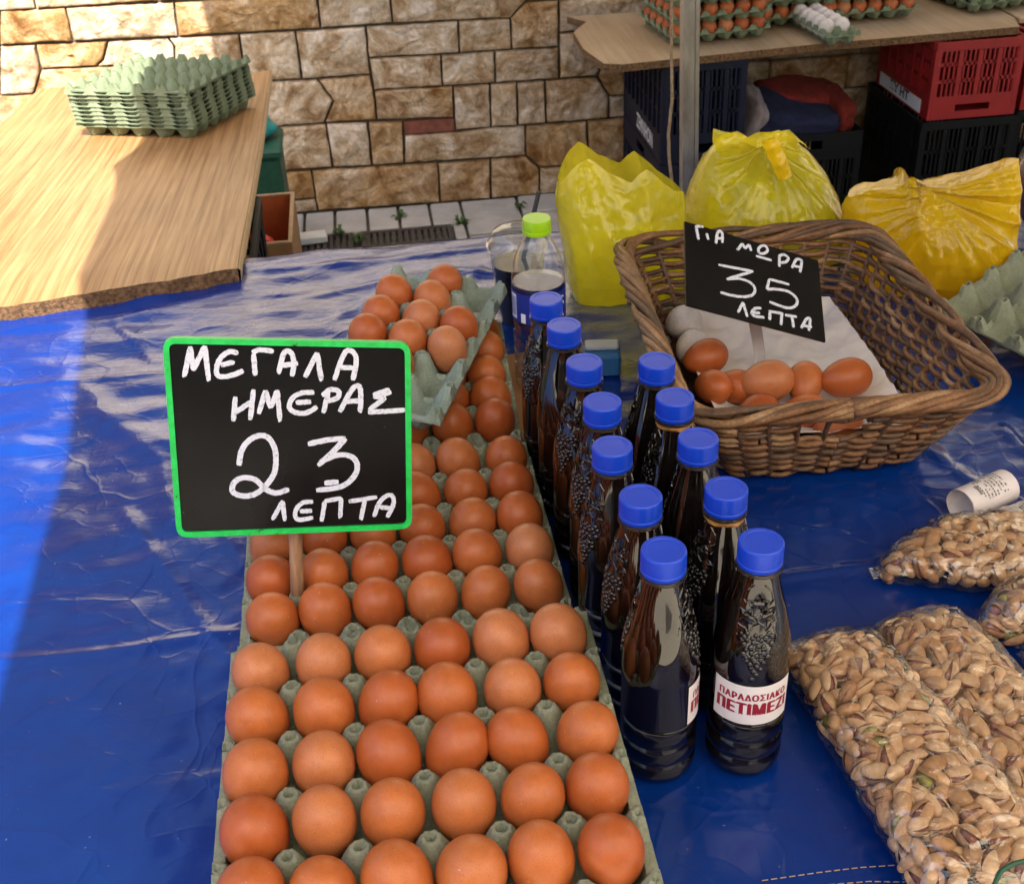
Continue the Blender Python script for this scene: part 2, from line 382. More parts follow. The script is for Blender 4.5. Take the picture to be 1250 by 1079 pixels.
    M['crate_green'] = basic('dark_green_plastic', (0.012, 0.085, 0.055), 0.5, 0.2, 60, 0.3, 0.001)
    M['teal'] = basic('turquoise_plastic', (0.02, 0.30, 0.30), 0.4, 0.1)
    M['carton_out'] = basic('brown_cardboard', (0.36, 0.19, 0.085), 0.85, 0.12, 30)
    M['carton_in'] = basic('orange_cardboard', (0.50, 0.13, 0.035), 0.8, 0.12, 30)
    M['carton_edge'] = basic('cardboard_edge', (0.52, 0.36, 0.22), 0.9, 0.1)
    M['card'] = basic('kraft_cardboard', (0.42, 0.20, 0.10), 0.85, 0.12, 40)
    M['coral'] = basic('coral_plastic', (0.78, 0.06, 0.05), 0.4, 0.05)
    M['cloth_navy'] = basic('navy_cloth', (0.010, 0.013, 0.05), 0.95, 0.4, 60, 0.5, 0.002)
    M['cloth_red'] = basic('red_cloth', (0.17, 0.014, 0.008), 0.95, 0.35, 60, 0.5, 0.002)
    M['cloth_pale'] = basic('pale_cloth', (0.28, 0.24, 0.26), 0.95, 0.15, 60, 0.5, 0.002)
    M['box_blue'] = basic('blue_box_plastic', (0.035, 0.15, 0.34), 0.4, 0.1)
    M['box_lid'] = basic('pale_lid_plastic', (0.42, 0.45, 0.50), 0.4, 0.05)
    M['cord_green'] = basic('green_cord', (0.012, 0.07, 0.035), 0.5, 0.1)
    M['nut_brown'] = basic('dark_nut_mix', (0.15, 0.045, 0.03), 0.5, 0.6, 90, 0.7, 0.004)
    M['table_wood'] = basic('trestle_wood', (0.30, 0.20, 0.11), 0.7, 0.2, 20)
    m, nt, b, o = new_mat('clear_acrylic')
    b.inputs['Base Color'].default_value = (0.9, 0.88, 0.86, 1); b.inputs['Roughness'].default_value = 0.12; b.inputs['Transmission Weight'].default_value = 0.85
    M['acrylic'] = m
    m, nt, b, o = new_mat('cream_canvas')
    nt.nodes.remove(b)
    df = nd(nt, 'ShaderNodeBsdfDiffuse'); tl = nd(nt, 'ShaderNodeBsdfTranslucent'); mx = nd(nt, 'ShaderNodeMixShader')
    cv = ramp(nt, noise_tex(nt, coords(nt), 4, 4).outputs[0], [(0.3, (0.085, 0.07, 0.05)), (0.7, (0.11, 0.09, 0.065))])
    nt.links.new(cv.outputs[0], df.inputs[0]); nt.links.new(cv.outputs[0], tl.inputs[0])
    mx.inputs[0].default_value = 0.35
    nt.links.new(df.outputs[0], mx.inputs[1]); nt.links.new(tl.outputs[0], mx.inputs[2]); nt.links.new(mx.outputs[0], o.inputs[0])
    M['canvas'] = m
build_materials()

# ---------------------------------------------------------------- mesh helpers
class MB:
    def __init__(s): s.v = []; s.f = []; s.m = []; s.n = 0
    def add(s, v, f, mi=0):
        v = [tuple(map(float, p)) for p in v]
        s.v += v; s.f += [tuple(i + s.n for i in q) for q in f]; s.m += [mi] * len(f); s.n += len(v)
    def box(s, lo, hi, mi=0, M4=None, bev=0.0):
        (x0, y0, z0), (x1, y1, z1) = lo, hi
        if bev > 0:
            b = min(bev, (x1 - x0) / 2.01, (y1 - y0) / 2.01, (z1 - z0) / 2.01)
            v = []
            for z, ins in ((z0, b), (z0 + b, 0), (z1 - b, 0), (z1, b)):
                a0, a1, c0, c1 = x0 + ins, x1 - ins, y0 + ins, y1 - ins
                k = b if ins == 0 else b * 0.6
                v += [(a0 + k, c0, z), (a1 - k, c0, z), (a1, c0 + k, z), (a1, c1 - k, z), (a1 - k, c1, z), (a0 + k, c1, z), (a0, c1 - k, z), (a0, c0 + k, z)]
            f = [tuple(range(7, -1, -1)), tuple(range(24, 32))]
            for l in range(3):
                for i in range(8):
                    j = (i + 1) % 8
                    f.append((l * 8 + i, l * 8 + j, l * 8 + 8 + j, l * 8 + 8 + i))
        else:
            v = [(x0, y0, z0), (x1, y0, z0), (x1, y1, z0), (x0, y1, z0), (x0, y0, z1), (x1, y0, z1), (x1, y1, z1), (x0, y1, z1)]
            f = [(3, 2, 1, 0), (4, 5, 6, 7), (0, 1, 5, 4), (1, 2, 6, 5), (2, 3, 7, 6), (3, 0, 4, 7)]
        if M4 is not None: v = [tuple(M4 @ Vector(p)) for p in v]
        s.add(v, f, mi)
    def grid(s, P, mi=0, close_u=False):
        """P: array (nu, nv, 3)"""
        nu, nv = len(P), len(P[0])
        v = [p for row in P for p in row]
        f = []
        for i in range(nu if close_u else nu - 1):
            i2 = (i + 1) % nu
            for j in range(nv - 1):
                f.append((i * nv + j, i2 * nv + j, i2 * nv + j + 1, i * nv + j + 1))
        s.add(v, f, mi)
    def lathe(s, prof, seg=32, mi=0, M4=None, cap=True, rfun=None):
        v = []; f = []
        for k, (r, z) in enumerate(prof):
            for i in range(seg):
                a = 2 * math.pi * i / seg
                rr = r if rfun is None else rfun(r, z, a, i)
                v.append((rr * math.cos(a), rr * math.sin(a), z))
        n = len(prof)
        for k in range(n - 1):
            for i in range(seg):
                j = (i + 1) % seg
                f.append((k * seg + i, k * seg + j, (k + 1) * seg + j, (k + 1) * seg + i))
        if cap:
            f.append(tuple(range(seg - 1, -1, -1))); f.append(tuple((n - 1) * seg + i for i in range(seg)))
        if M4 is not None: v = [tuple(M4 @ Vector(p)) for p in v]
        s.add(v, f, mi)
    def tube(s, pts, rad, sides=8, mi=0, closed=False, flat=1.0, up=None):
        P = [Vector(p) for p in pts]; n = len(P)
        rads = rad if hasattr(rad, '__len__') else [rad] * n
        v = []; f = []
        T0 = None; N = None
        for i in range(n):
            if closed: T = P[(i + 1) % n] - P[i - 1]
            else: T = P[min(i + 1, n - 1)] - P[max(i - 1, 0)]
            if T.length < 1e-9: T = T0 or Vector((0, 0, 1))
            T = T.normalized()
            if up is not None:
                N = Vector(up) - T * T.dot(Vector(up)); N.normalize()
            elif N is None:
                N = T.orthogonal().normalized()
            else:
                N = N - T * T.dot(N)
                N = N.normalized() if N.length > 1e-9 else T.orthogonal().normalized()
            B = T.cross(N); T0 = T
            for k in range(sides):
                a = 2 * math.pi * k / sides
                v.append(tuple(P[i] + (N * math.cos(a) * flat + B * math.sin(a)) * rads[i]))
        for i in range(n if closed else n - 1):
            j = (i + 1) % n
            for k in range(sides):
                l = (k + 1) % sides
                f.append((i * sides + k, i * sides + l, j * sides + l, j * sides + k))
        if not closed:
            f.append(tuple(range(sides - 1, -1, -1))); f.append(tuple((n - 1) * sides + k for k in range(sides)))
        s.add(v, f, mi)
    def ball(s, c, r, M3=None, seg=10, rings=7, mi=0):
        v = []; f = []
        r = r if hasattr(r, '__len__') else (r, r, r)
        for i in range(rings + 1):
            t = math.pi * i / rings
            for j in range(seg):
                a = 2 * math.pi * j / seg
                p = Vector((r[0] * math.sin(t) * math.cos(a), r[1] * math.sin(t) * math.sin(a), r[2] * math.cos(t)))
                if M3 is not None: p = M3 @ p
                v.append(tuple(Vector(c) + p))
        for i in range(rings):
            for j in range(seg):
                l = (j + 1) % seg
                f.append((i * seg + j, (i + 1) * seg + j, (i + 1) * seg + l, i * seg + l))
        s.add(v, f, mi)
    def mesh(s, name, mats, smooth=True, angle=40):
        me = bpy.data.meshes.new(name)
        me.from_pydata(s.v, [], s.f); 
        for m in (mats if isinstance(mats, (list, tuple)) else [mats]): me.materials.append(m)
        if isinstance(mats, (list, tuple)) and len(mats) > 1: me.polygons.foreach_set('material_index', s.m)
        me.validate(); me.update()
        if smooth:
            if angle >= 180: me.polygons.foreach_set('use_smooth', [True] * len(me.polygons))
            else:
                me.polygons.foreach_set('use_smooth', [True] * len(me.polygons))
                me.set_sharp_from_angle(angle=R(angle))
        return me
def link(name, data, parent=None, loc=None, rot=None):
    o = bpy.data.objects.new(name, data); C.objects.link(o)
    if parent is not None: o.parent = parent
    if loc is not None: o.location = loc
    if rot is not None: o.rotation_euler = rot
    return o
def tag(o, label, cat, group=None, kind=None):
    o['label'] = label; o['category'] = cat
    if group: o['group'] = group
    if kind: o['kind'] = kind
    return o
def thing(name, label, cat, loc=(0, 0, 0), rot=(0, 0, 0), group=None):
    return tag(link(name, None, None, loc, rot), label, cat, group)
def part(name, mb, mats, parent, smooth=True, angle=40, world=False):
    """a part of a thing; world=True when the shape was drawn in world coordinates (unrotated parents only)"""
    o = link(name, mb.mesh(name, mats, smooth, angle), parent)
    if world:
        p = Vector((0, 0, 0)); q = parent
        while q is not None: p += q.location; q = q.parent
        o.location = -p
    return o
def solo(name, mb, mats, label, cat, group=None, kind=None, smooth=True, angle=40):
    o = link(name, mb.mesh(name, mats, smooth, angle)); return tag(o, label, cat, group, kind)
def structure(name, mb, mats, smooth=True, angle=40):
    o = link(name, mb.mesh(name, mats, smooth, angle)); o['kind'] = 'structure'; return o
def copy_tree(o, parent=None):
    c = o.copy(); C.objects.link(c)
    if parent is not None: c.parent = parent
    for ch in list(o.children): copy_tree(ch, c)
    return c
ORD = ['first', 'second', 'third', 'fourth', 'fifth', 'sixth', 'seventh', 'eighth', 'ninth', 'tenth', 'eleventh', 'twelfth', 'thirteenth', 'fourteenth']
def nz(x, y, z=0.0, s=1.0): return noise.noise(Vector((x * s, y * s, z * s)))
def text_mesh(txt, size, bold=0.0, res=3, space=1.0):
    cu = bpy.data.curves.new('lettering', 'FONT'); cu.body = txt; cu.size = size; cu.offset = bold; cu.space_character = space; cu.align_x = 'CENTER'; cu.align_y = 'CENTER'; cu.resolution_u = res
    o = bpy.data.objects.new('lettering', cu); C.objects.link(o)
    dg = bpy.context.evaluated_depsgraph_get(); dg.update()
    me = bpy.data.meshes.new_from_object(o.evaluated_get(dg))
    v = [tuple(x.co) for x in me.vertices]; f = [tuple(p.vertices) for p in me.polygons]
    bpy.data.objects.remove(o); bpy.data.curves.remove(cu); bpy.data.meshes.remove(me)
    return v, f

# ---------------------------------------------------------------- ground
mb = MB(); mb.add([(-60, -60, GZ - 0.03), (60, -60, GZ - 0.03), (60, 60, GZ - 0.03), (-60, 60, GZ - 0.03)], [(0, 1, 2, 3)])
structure('ground', mb, M['ground'])
M['lane'] = basic('pale_lane_paving', (0.42, 0.38, 0.30), 0.85, 0.18, 6, 0.3, 0.002)
mb = MB(); mb.add([(-14, -9.4, GZ - 0.026), (14, -9.4, GZ - 0.026), (14, -0.2, GZ - 0.026), (-14, -0.2, GZ - 0.026)], [(0, 1, 2, 3)])
structure('road', mb, M['lane'])
# stone wall: its plane follows the foot of the wall in the photo
wa, wb = at_z(370, 262, GZ), at_z(670, 237, GZ)
wt = (wb - wa) / np.linalg.norm(wb - wa); wn = np.array([wt[1], -wt[0], 0.0])      # wn points at the camera
def wall_sz(px, py):
    p = at_plane(px, py, wa, wn); return (float((p - wa) @ wt), float(p[2]))
def wall_pt(s, z, d=0.0):
    q = wa + wt * s + wn * d; return (q[0], q[1], z)
# pavement along the wall
mb = MB(); jb = MB()
ang = math.atan2(wt[1], wt[0]); PM = Matrix.Translation(wa) @ Matrix.Rotation(ang, 4, 'Z')
jb.box((-8, -0.62, GZ - 0.028 - GZ), (8, 0.0, -0.010), 0, Matrix.Translation((wa[0], wa[1], GZ)) @ Matrix.Rotation(ang, 4, 'Z'))
TM = Matrix.Translation((wa[0], wa[1], GZ)) @ Matrix.Rotation(ang, 4, 'Z')
rt = random.Random(3)
tile_px = [-0.155, 0.0, 0.153, 0.306, 0.452, 0.598]
xs = [-8]; 
while xs[-1] < -0.22: xs.append(xs[-1] + 0.102 + rt.uniform(-.003, .003))
xs = xs[:-1] + [-0.098, 0.006, 0.104, 0.209, 0.311, 0.413, 0.517, 0.705]
while xs[-1] < 8: xs.append(xs[-1] + 0.19 + rt.uniform(-.006, .006))
for i in range(len(xs) - 1):
    a, b = xs[i], xs[i + 1]
    y0 = -0.190 if a < 0.5 else -0.150
    dz = rt.uniform(-0.003, 0.003)
    mb.box((a + .005, y0, -0.012), (b - .005, -0.006, 0.004 + dz), 0, TM, 0.003)
    if a >= 0.5:
        mb.box((a + .005, y0 - 0.14, -0.012), (b - .005, y0 - 0.010, 0.003 - dz), 0, TM, 0.003)
        mb.box((a + .005, y0 - 0.30, -0.012), (b - .005, y0 - 0.150, 0.003 + dz), 0, TM, 0.003)
x = 0.52
mb.box((0.478, -0.31, -0.012), (0.512, -0.200, 0.003), 0, TM, 0.003)
xx = -8
while xx < 0.4:
    mb.box((xx + .005, -0.62, -0.012), (xx + .295, -0.315, 0.002), 0, TM, 0.003); xx += 0.30
structure('pavement', mb, M['tile'])
structure('pavement_bed', jb, M['joint'])
for k, (a, b) in enumerate(((-0.13, 0.160), (0.185, 0.472))):
    d = thing('drain_cover', ['dark iron drain cover nearest the brown box on the pavement', 'longer dark iron drain cover in the pavement behind the blue table'][k], 'drain cover', tuple(TM @ Vector(((a + b) / 2, -0.262, 0))), (0, 0, ang), 'drain covers along the wall')
    q = MB(); L = (b - a) / 2
    q.box((-L, -0.062, -0.008), (L, -0.045, 0.006)); q.box((-L, 0.045, -0.008), (L, 0.062, 0.006)); q.box((-L, -0.045, -0.008), (-L + .015, 0.045, 0.006)); q.box((L - .015, -0.045, -0.008), (L, 0.045, 0.006))
    part('frame', q, M['drain'], d)
    q = MB(); n = int(2 * L / 0.02)
    for i in range(n): q.box((-L + .016 + i * 0.02, -0.045, -0.006), (-L + .028 + i * 0.02, 0.045, 0.004))
    part('grating', q, M['drain'], d)
# weeds in the joints
for k, (px, py, lab) in enumerate(((416, 284, 'small green weed in the joint beside the dark drain cover'), (488, 264, 'tiny green weed between grey tiles at the wall foot'), (562, 272, 'spreading green weed at the far end of the drain cover'), (438, 292, 'green weed in the gap between two drain covers'), (634, 252, 'green weed in the joint between the two long grey tiles'))):
    p = at_z(px, py + 3, GZ); q = MB(); rw = random.Random(k)
    for i in range(16):
        a = rw.uniform(0, 6.283); L = rw.uniform(.012, .034); h = rw.uniform(.006, .03)
        c, s_ = math.cos(a), math.sin(a); wd = L * .22
        q.add([(0, 0, 0), (c * L * .5 - s_ * wd, s_ * L * .5 + c * wd, h), (c * L, s_ * L, h * .7), (c * L * .5 + s_ * wd, s_ * L * .5 - c * wd, h)], [(0, 1, 2, 3)])
    o = solo('weed', q, M['leaf'], lab, 'weed', 'weeds in the pavement joints'); o.location = p

# ---------------------------------------------------------------- stone wall
S_PX = [
 [(0,12.5),(80,9),(89.5,50.5),(0,55)], [(80,9),(212,2.5),(218,44.5),(89.5,50.5)], [(212,2.5),(387,-7),(391,34.5),(218,44.5)],
 [(387,-7),(476,-11),(479,28.5),(391,34.5)], [(476,-11),(652,-20),(641,2),(623,22),(479,28.5)],
 [(0,56),(43.7,54),(50.5,84),(41.5,114.5),(0,116.5)], [(43.7,53.8),(132,50),(126,73),(118,81),(50.5,84.5)],
 [(50.5,84.5),(118,81),(150,80),(150,111),(41.5,114.5)], [(132,50),(205,46),(213,56),(213,80),(150,80),(118,81),(126,73)],
 [(205,45.8),(292,41.5),(300,99),(213,102),(213,56)], [(292,41.2),(360.5,37.5),(368.5,96.5),(300,99.5)], [(360.5,37.5),(446,32.3),(452.3,91),(368.5,96.5)],
 [(446,32.3),(559,25.2),(560.6,64.6),(450,70.8)], [(559,25.2),(623,21.8),(624.5,60.6),(560.6,64.6)], [(623,21.8),(641,2),(681.5,0),(682,57),(624.5,60.6)],
 [(641,1.5),(660,-18),(800,-26),(800,-8),(724,-2.5),(681.5,0)],
 [(681.5,0),(724,-2.5),(800,-8),(800,34),(699,38.5),(682,40)], [(682,40),(699,38.5),(736,76),(728.5,93),(682.5,95.6)], [(699,38.5),(800,34),(800,74),(736,76)],
 [(450,70.8),(538,66.5),(540.2,105.2),(456,110)], [(538,66.5),(603.4,62),(604.6,101.6),(540.2,105.2)], [(603.4,62),(682,57),(682.5,96),(604.6,101.6)],
 [(300,100),(387,96.2),(407,122.7),(396,150),(300,156.5)], [(387,96.2),(452.3,91),(456,110),(460,146),(396,150),(407,122.7)],
 [(456,110),(552.8,104.5),(554.6,143.4),(460,146)], [(552.8,104.5),(597.8,102),(599.2,155),(556,159),(554.6,143.4)], [(597.8,102),(630.5,99.8),(632.2,152.8),(599.2,155)],
 [(630.5,99.8),(665,97.2),(666.3,150.3),(632.2,152.8)], [(665,97.2),(728.5,93),(743,117),(742.5,144),(666.3,150.3)], [(728.5,93),(736,76),(800,74),(800,114),(743,117)], [(743,117),(800,114),(800,140),(742.5,144)],
 'brick', [(300,157),(398,150.5),(406.2,203.6),(300,211)], [(398,150.5),(449,148.6),(454,201.8),(406.2,203.6)], [(449,148.6),(491.5,147.5),(493.6,198.6),(454,201.8)],
 [(493.4,165),(555.4,161),(599.2,155),(641,153),(641.5,189.6),(520,197.5),(493.6,198.6)],
 [(641,153),(716.5,147),(717.5,200),(658,204),(641.5,189.6)], [(716.5,147),(800,140),(800,194),(717.5,200)],
 [(300,211.5),(380,207),(385.6,242),(300,246.5)], [(380,207),(534.3,198.3),(537,246.5),(388,257)], [(300,246.5),(385.6,242),(388,257),(300,265)],
 [(534.3,198.3),(598,194),(599.2,242),(537,246.5)], [(598,194),(641.5,189.6),(658,204),(658.6,237),(599.2,242)], [(658,204),(717.5,200),(800,194),(800,226),(658.6,237)],
 [(-120,118),(41.5,114.5),(60,166),(-120,174)], [(41.5,114.5),(150,111),(150,161),(60,166)], [(150,111),(213,102),(300,99.5),(300,156.5),(150,161)], [(150,161),(300,156.5),(300,211),(150,217)], [(-120,174),(60,166),(150,161),(150,217),(-120,228)],
 [(-120,228),(150,217),(150,270),(-120,283)], [(150,217),(300,211),(300,265),(150,270)], [(-120,62),(0,56),(0,116.5),(-120,118)], [(-120,18.5),(0,12.5),(0,55.5),(-120,62)]]
BRICK = [(491.5,147.5),(554.6,143.4),(555.4,161),(493.4,165)]
polys = []
for q in S_PX:
    if q == 'brick': continue
    polys.append([wall_sz(*p) for p in q])
z1 = wall_sz(100, 7.5)[1]; sR = wall_sz(800, 100)[0]; sL = wall_sz(-120, 60)[0]
WTOP = 0.16
rg = random.Random(11)
def course(s0, s1, za, zb):
    x = s0
    while x < s1 - 0.02:
        wd = rg.uniform(.16, .42)
        if s1 - x - wd < .12: wd = s1 - x
        polys.append([(x, zb), (x + wd, zb), (x + wd, za), (x, za)]); x += wd
z = z1
while z < WTOP - .02:
    h = min(rg.choice([.10, .12, .14]), WTOP - z); course(-6 + rg.uniform(0, .2), 8, z, z + h); z += h
z = GZ
while z < z1 - .01:
    h = rg.choice([.11, .13, .15]); h = h if z1 - z - h > .08 else z1 - z
    course(sR, 8, z, z + h); course(-6, sL, z, z + h); z += h
def clean(poly):
    a = sum(poly[i][0] * poly[(i + 1) % len(poly)][1] - poly[(i + 1) % len(poly)][0] * poly[i][1] for i in range(len(poly)))
    return poly if a > 0 else poly[::-1]
def inset(poly, d):
    n = len(poly); out = []
    for i in range(n):
        p0, p1, p2 = Vector(poly[i - 1]), Vector(poly[i]), Vector(poly[(i + 1) % n])
        e1 = (p1 - p0).normalized(); e2 = (p2 - p1).normalized()
        n1 = Vector((-e1.y, e1.x)); n2 = Vector((-e2.y, e2.x)); k = 1 + n1.dot(n2)
        out.append(tuple(p1 + (n1 + n2) * (d / max(k, .35))))
    return out
sv, sf, st = [], [], []
def stone(poly, detail):
    poly = clean(poly)
    tint = (rg.random(), rg.random(), rg.random(), 1)
    # resample the outline so that it wobbles like a hewn edge
    rs = []
    step = 0.016 if detail else 0.12
    p = inset(poly, 0.0036)
    for i in range(len(p)):
        a, b = Vector(p[i]), Vector(p[(i + 1) % len(p)]); k = max(1, int((b - a).length / step))
        for j in range(k): rs.append(a.lerp(b, j / k))
    seed = rg.uniform(0, 100)
    cen = sum(rs, Vector((0, 0))) / len(rs)
    rings = [(0.0, -0.012), (0.0, 0.007), (0.035, 0.0115), (0.10, 0.0135), (0.2, 0.0145), (0.32, 0.015), (0.45, 0.015), (0.58, 0.0155), (0.72, 0.016), (0.86, 0.016)] if detail else [(0.0, -0.02), (0.0, 0.004), (0.12, 0.014), (0.5, 0.020)]
    base = len(sv); n = len(rs)
    size = min(max(abs(q[1] - cen.y) for q in rs), .06) / .06
    for (t, d) in rings:
        for q in rs:
            x = q.lerp(cen, t) if t > 0 else q
            wob = 0.0025 * noise.noise(Vector((x.x * 40, x.y * 40, seed)))
            dd = d * size
            if t > 0: dd += (0.010 * noise.noise(Vector((x.x * 11, x.y * 11, seed))) + 0.010 * (abs(noise.noise(Vector((x.x * 19, x.y * 26, seed + 5)))) - .2) + 0.006 * noise.noise(Vector((x.x * 55, x.y * 55, seed + 9)))) * min(1, .45 + t * 2)
            sv.append(wall_pt(x.x + wob, x.y + wob, dd)); st.append(tint)
    sv.append(wall_pt(cen.x, cen.y, 0.016 * size + 0.008 * noise.noise(Vector((cen.x * 14, cen.y * 14, seed))))); st.append(tint)
    for k in range(len(rings) - 1):
        for i in range(n):
            j = (i + 1) % n
            sf.append((base + k * n + i, base + k * n + j, base + (k + 1) * n + j, base + (k + 1) * n + i))
    l = (len(rings) - 1) * n
    for i in range(n): sf.append((base + l + i, base + l + (i + 1) % n, base + len(rings) * n))
for q in polys:
    c = q[0]; stone(q, -1.6 < c[0] < 3.2 and c[1] < 0.1)
wall = thing('stone_wall', 'long wall of rock-faced sandstone blocks with dark joints, partly sunlit', 'wall', tuple(wa))
me = bpy.data.meshes.new('blocks'); me.from_pydata([(a - wa[0], b - wa[1], c - wa[2]) for a, b, c in sv], [], sf)
ca = me.color_attributes.new('tint', 'FLOAT_COLOR', 'POINT'); ca.data.foreach_set('color', np.array(st, dtype=np.float32).ravel())
me.materials.append(M['stone']); me.polygons.foreach_set('use_smooth', [True] * len(me.polygons)); me.set_sharp_from_angle(angle=R(50)); me.update()
link('blocks', me, wall)
mb = MB(); mb.box((-6, 0.009, -0.05), (8, 0.25, WTOP - GZ + 0.01), 0, TM); part('core', mb, M['mortar'], wall, world=True)
q = [wall_sz(*p) for p in BRICK]; q = inset(clean(q), .003)
mb = MB(); mb.add([wall_pt(*p, -0.02) for p in q] + [wall_pt(*p, 0.002) for p in q], [(4, 5, 6, 7), (0, 1, 5, 4), (1, 2, 6, 5), (2, 3, 7, 6), (3, 0, 4, 7)])
part('red_brick', mb, M['brick'], wall, world=True)

# pale plaster front added above the stone wall for bounce light and tarpaulin glare
hs = thing('added_house', 'unseen pale cream facade added above the stone wall to bounce light', 'added_house', (1, 3.6, WTOP))
M['cream'] = basic('cream_plaster', (0.74, 0.66, 0.50), 0.9, 0.08, 3, 0.2, 0.003)
mb = MB(); mb.box((-.85, 0.05, WTOP - GZ + .012), (8, .35, 2.50), 0, TM); part('wall', mb, M['cream'], hs, world=True, smooth=False)
M['added_shed'] = basic('dark_brown_planks', (0.07, 0.045, 0.03), 0.8, 0.4, 14, 0.4, 0.004, stretch=(1, 1, .1))
sh = thing('added_shed', 'unseen dark brown timber block added beside the cream facade to dim reflections', 'added_shed', (-3, 3.6, WTOP))  # unseen, added so the sunlit tarpaulin strip mirrors something dark
mb = MB(); mb.box((-6, 0.05, WTOP - GZ + .012), (-.86, .35, 2.90), 0, TM); part('wall', mb, M['added_shed'], sh, world=True, smooth=False)
mb = MB(); mb.box((-6.1, -.04, 2.902), (-.84, .40, 2.97), 0, TM); part('roof', mb, M['added_shed'], sh, world=True, smooth=False)
M['pane'] = basic('dark_window_glass', (0.02, 0.025, 0.03), 0.1, 0.1); M['shutter'] = basic('brown_shutter', (0.10, 0.05, 0.03), 0.6, 0.3, 20)
for x in (2.2, 4.6):
    mb = MB(); mb.box((x - .5, 0.0, 1.55), (x + .5, .048, 2.35), 0, TM); w1 = part('window', mb, M['shutter'], hs, world=True, smooth=False)
    mb = MB(); mb.box((x - .43, -.008, 1.62), (x + .43, -.002, 2.28), 0, TM); part('pane', mb, M['pane'], w1, world=True, smooth=False)

# ---------------------------------------------------------------- stall canopy overhead (casts the shade)
can = thing('stall_canopy', 'cream canvas stall canopy stretched overhead on slim steel legs', 'canopy', (1.0, 0.4, GZ))
CZ = 1.25
edge = [(-0.27, -1.06), (-0.281, -0.55), (-0.290, -.2), (-0.3266, 0.1971), (-.348, .30), (-.368, .72), (-0.380, 0.8133), (-.404, .93), (-.376, 1.05), (-0.372, 1.2), (-0.345, 2.30), (-0.354, 2.38), (-.36, 2.75)]
mb = MB(); P = []
def edge_x(y):
    for (x0, y0), (x1, y1) in zip(edge, edge[1:]):
        if y0 <= y <= y1: return x0 + (x1 - x0) * (y - y0) / (y1 - y0)
    return edge[-1][0]
for i in range(91):
    y = -.35 + 3.10 * i / 90; x0 = edge_x(y); row = []
    for j in range(41):
        t = j / 40; x = x0 + (3.6 - x0) * t
        row.append((x, y, CZ + 0.28 * math.sin(math.pi * t) - 0.02 * math.sin(math.pi * t * 8) ** 2 * math.sin(math.pi * i / 90) + .01 * nz(x, y, 0, 3)))
    P.append(row)
mb.grid(P); part('canopy_cloth', mb, M['canvas'], can, world=True, angle=180)
m, nt, b, o = new_mat('thin_cream_canvas'); nt.nodes.remove(b)
tl = nd(nt, 'ShaderNodeBsdfTranslucent'); tl.inputs[0].default_value = (0.58, 0.55, 0.46, 1); nt.links.new(tl.outputs[0], o.inputs[0]); M['canvas_thin'] = m
mb = MB(); P = []
for i in range(31):
    t = i / 30; y = -.22 - 1.78 * t; x0 = edge_x(max(y, -1.02)); row = []
    for j in range(41):
        u = j / 40; x = x0 + (3.5 - x0) * u; row.append((x, y, CZ - .035 + .28 * math.sin(math.pi * (x - x0) / (3.6 - x0)) * (1 - t * .6) - .26 * t - .012 * math.sin(math.pi * u * 8) ** 2))
    P.append(row)
mb.grid(P); part('added_awning', mb, M['canvas_thin'], can, world=True, angle=180)  # unseen translucent flap added to glow into the bottles and front-light the table
for x in (.36, 1.25):
    mb = MB(); mb.tube([(x, -.36, CZ + .03), (x, -1.2, CZ - .16), (x, -2.0, CZ - .36)], .014, 8); part('added_awning_bar', mb, M['stake'], can, world=True)  # bars added with the awning as stripes for the reflection
mb = MB()
for y in (-.34, .5, 1.4, 2.65):
    mb.tube([(edge_x(y) + (3.6 - edge_x(y)) * t / 12, y, CZ + 0.28 * math.sin(math.pi * t / 12) + 0.012) for t in range(13)], .011, 6)
part('frame_bar', mb, M['steel'], can, world=True)
for x, y in ((3.5, -0.30), (3.5, 2.65)):
    mb = MB(); mb.tube([(x, y, GZ - .03), (x, y, CZ + .01)], .018, 8); part('leg', mb, M['steel'], can, world=True)

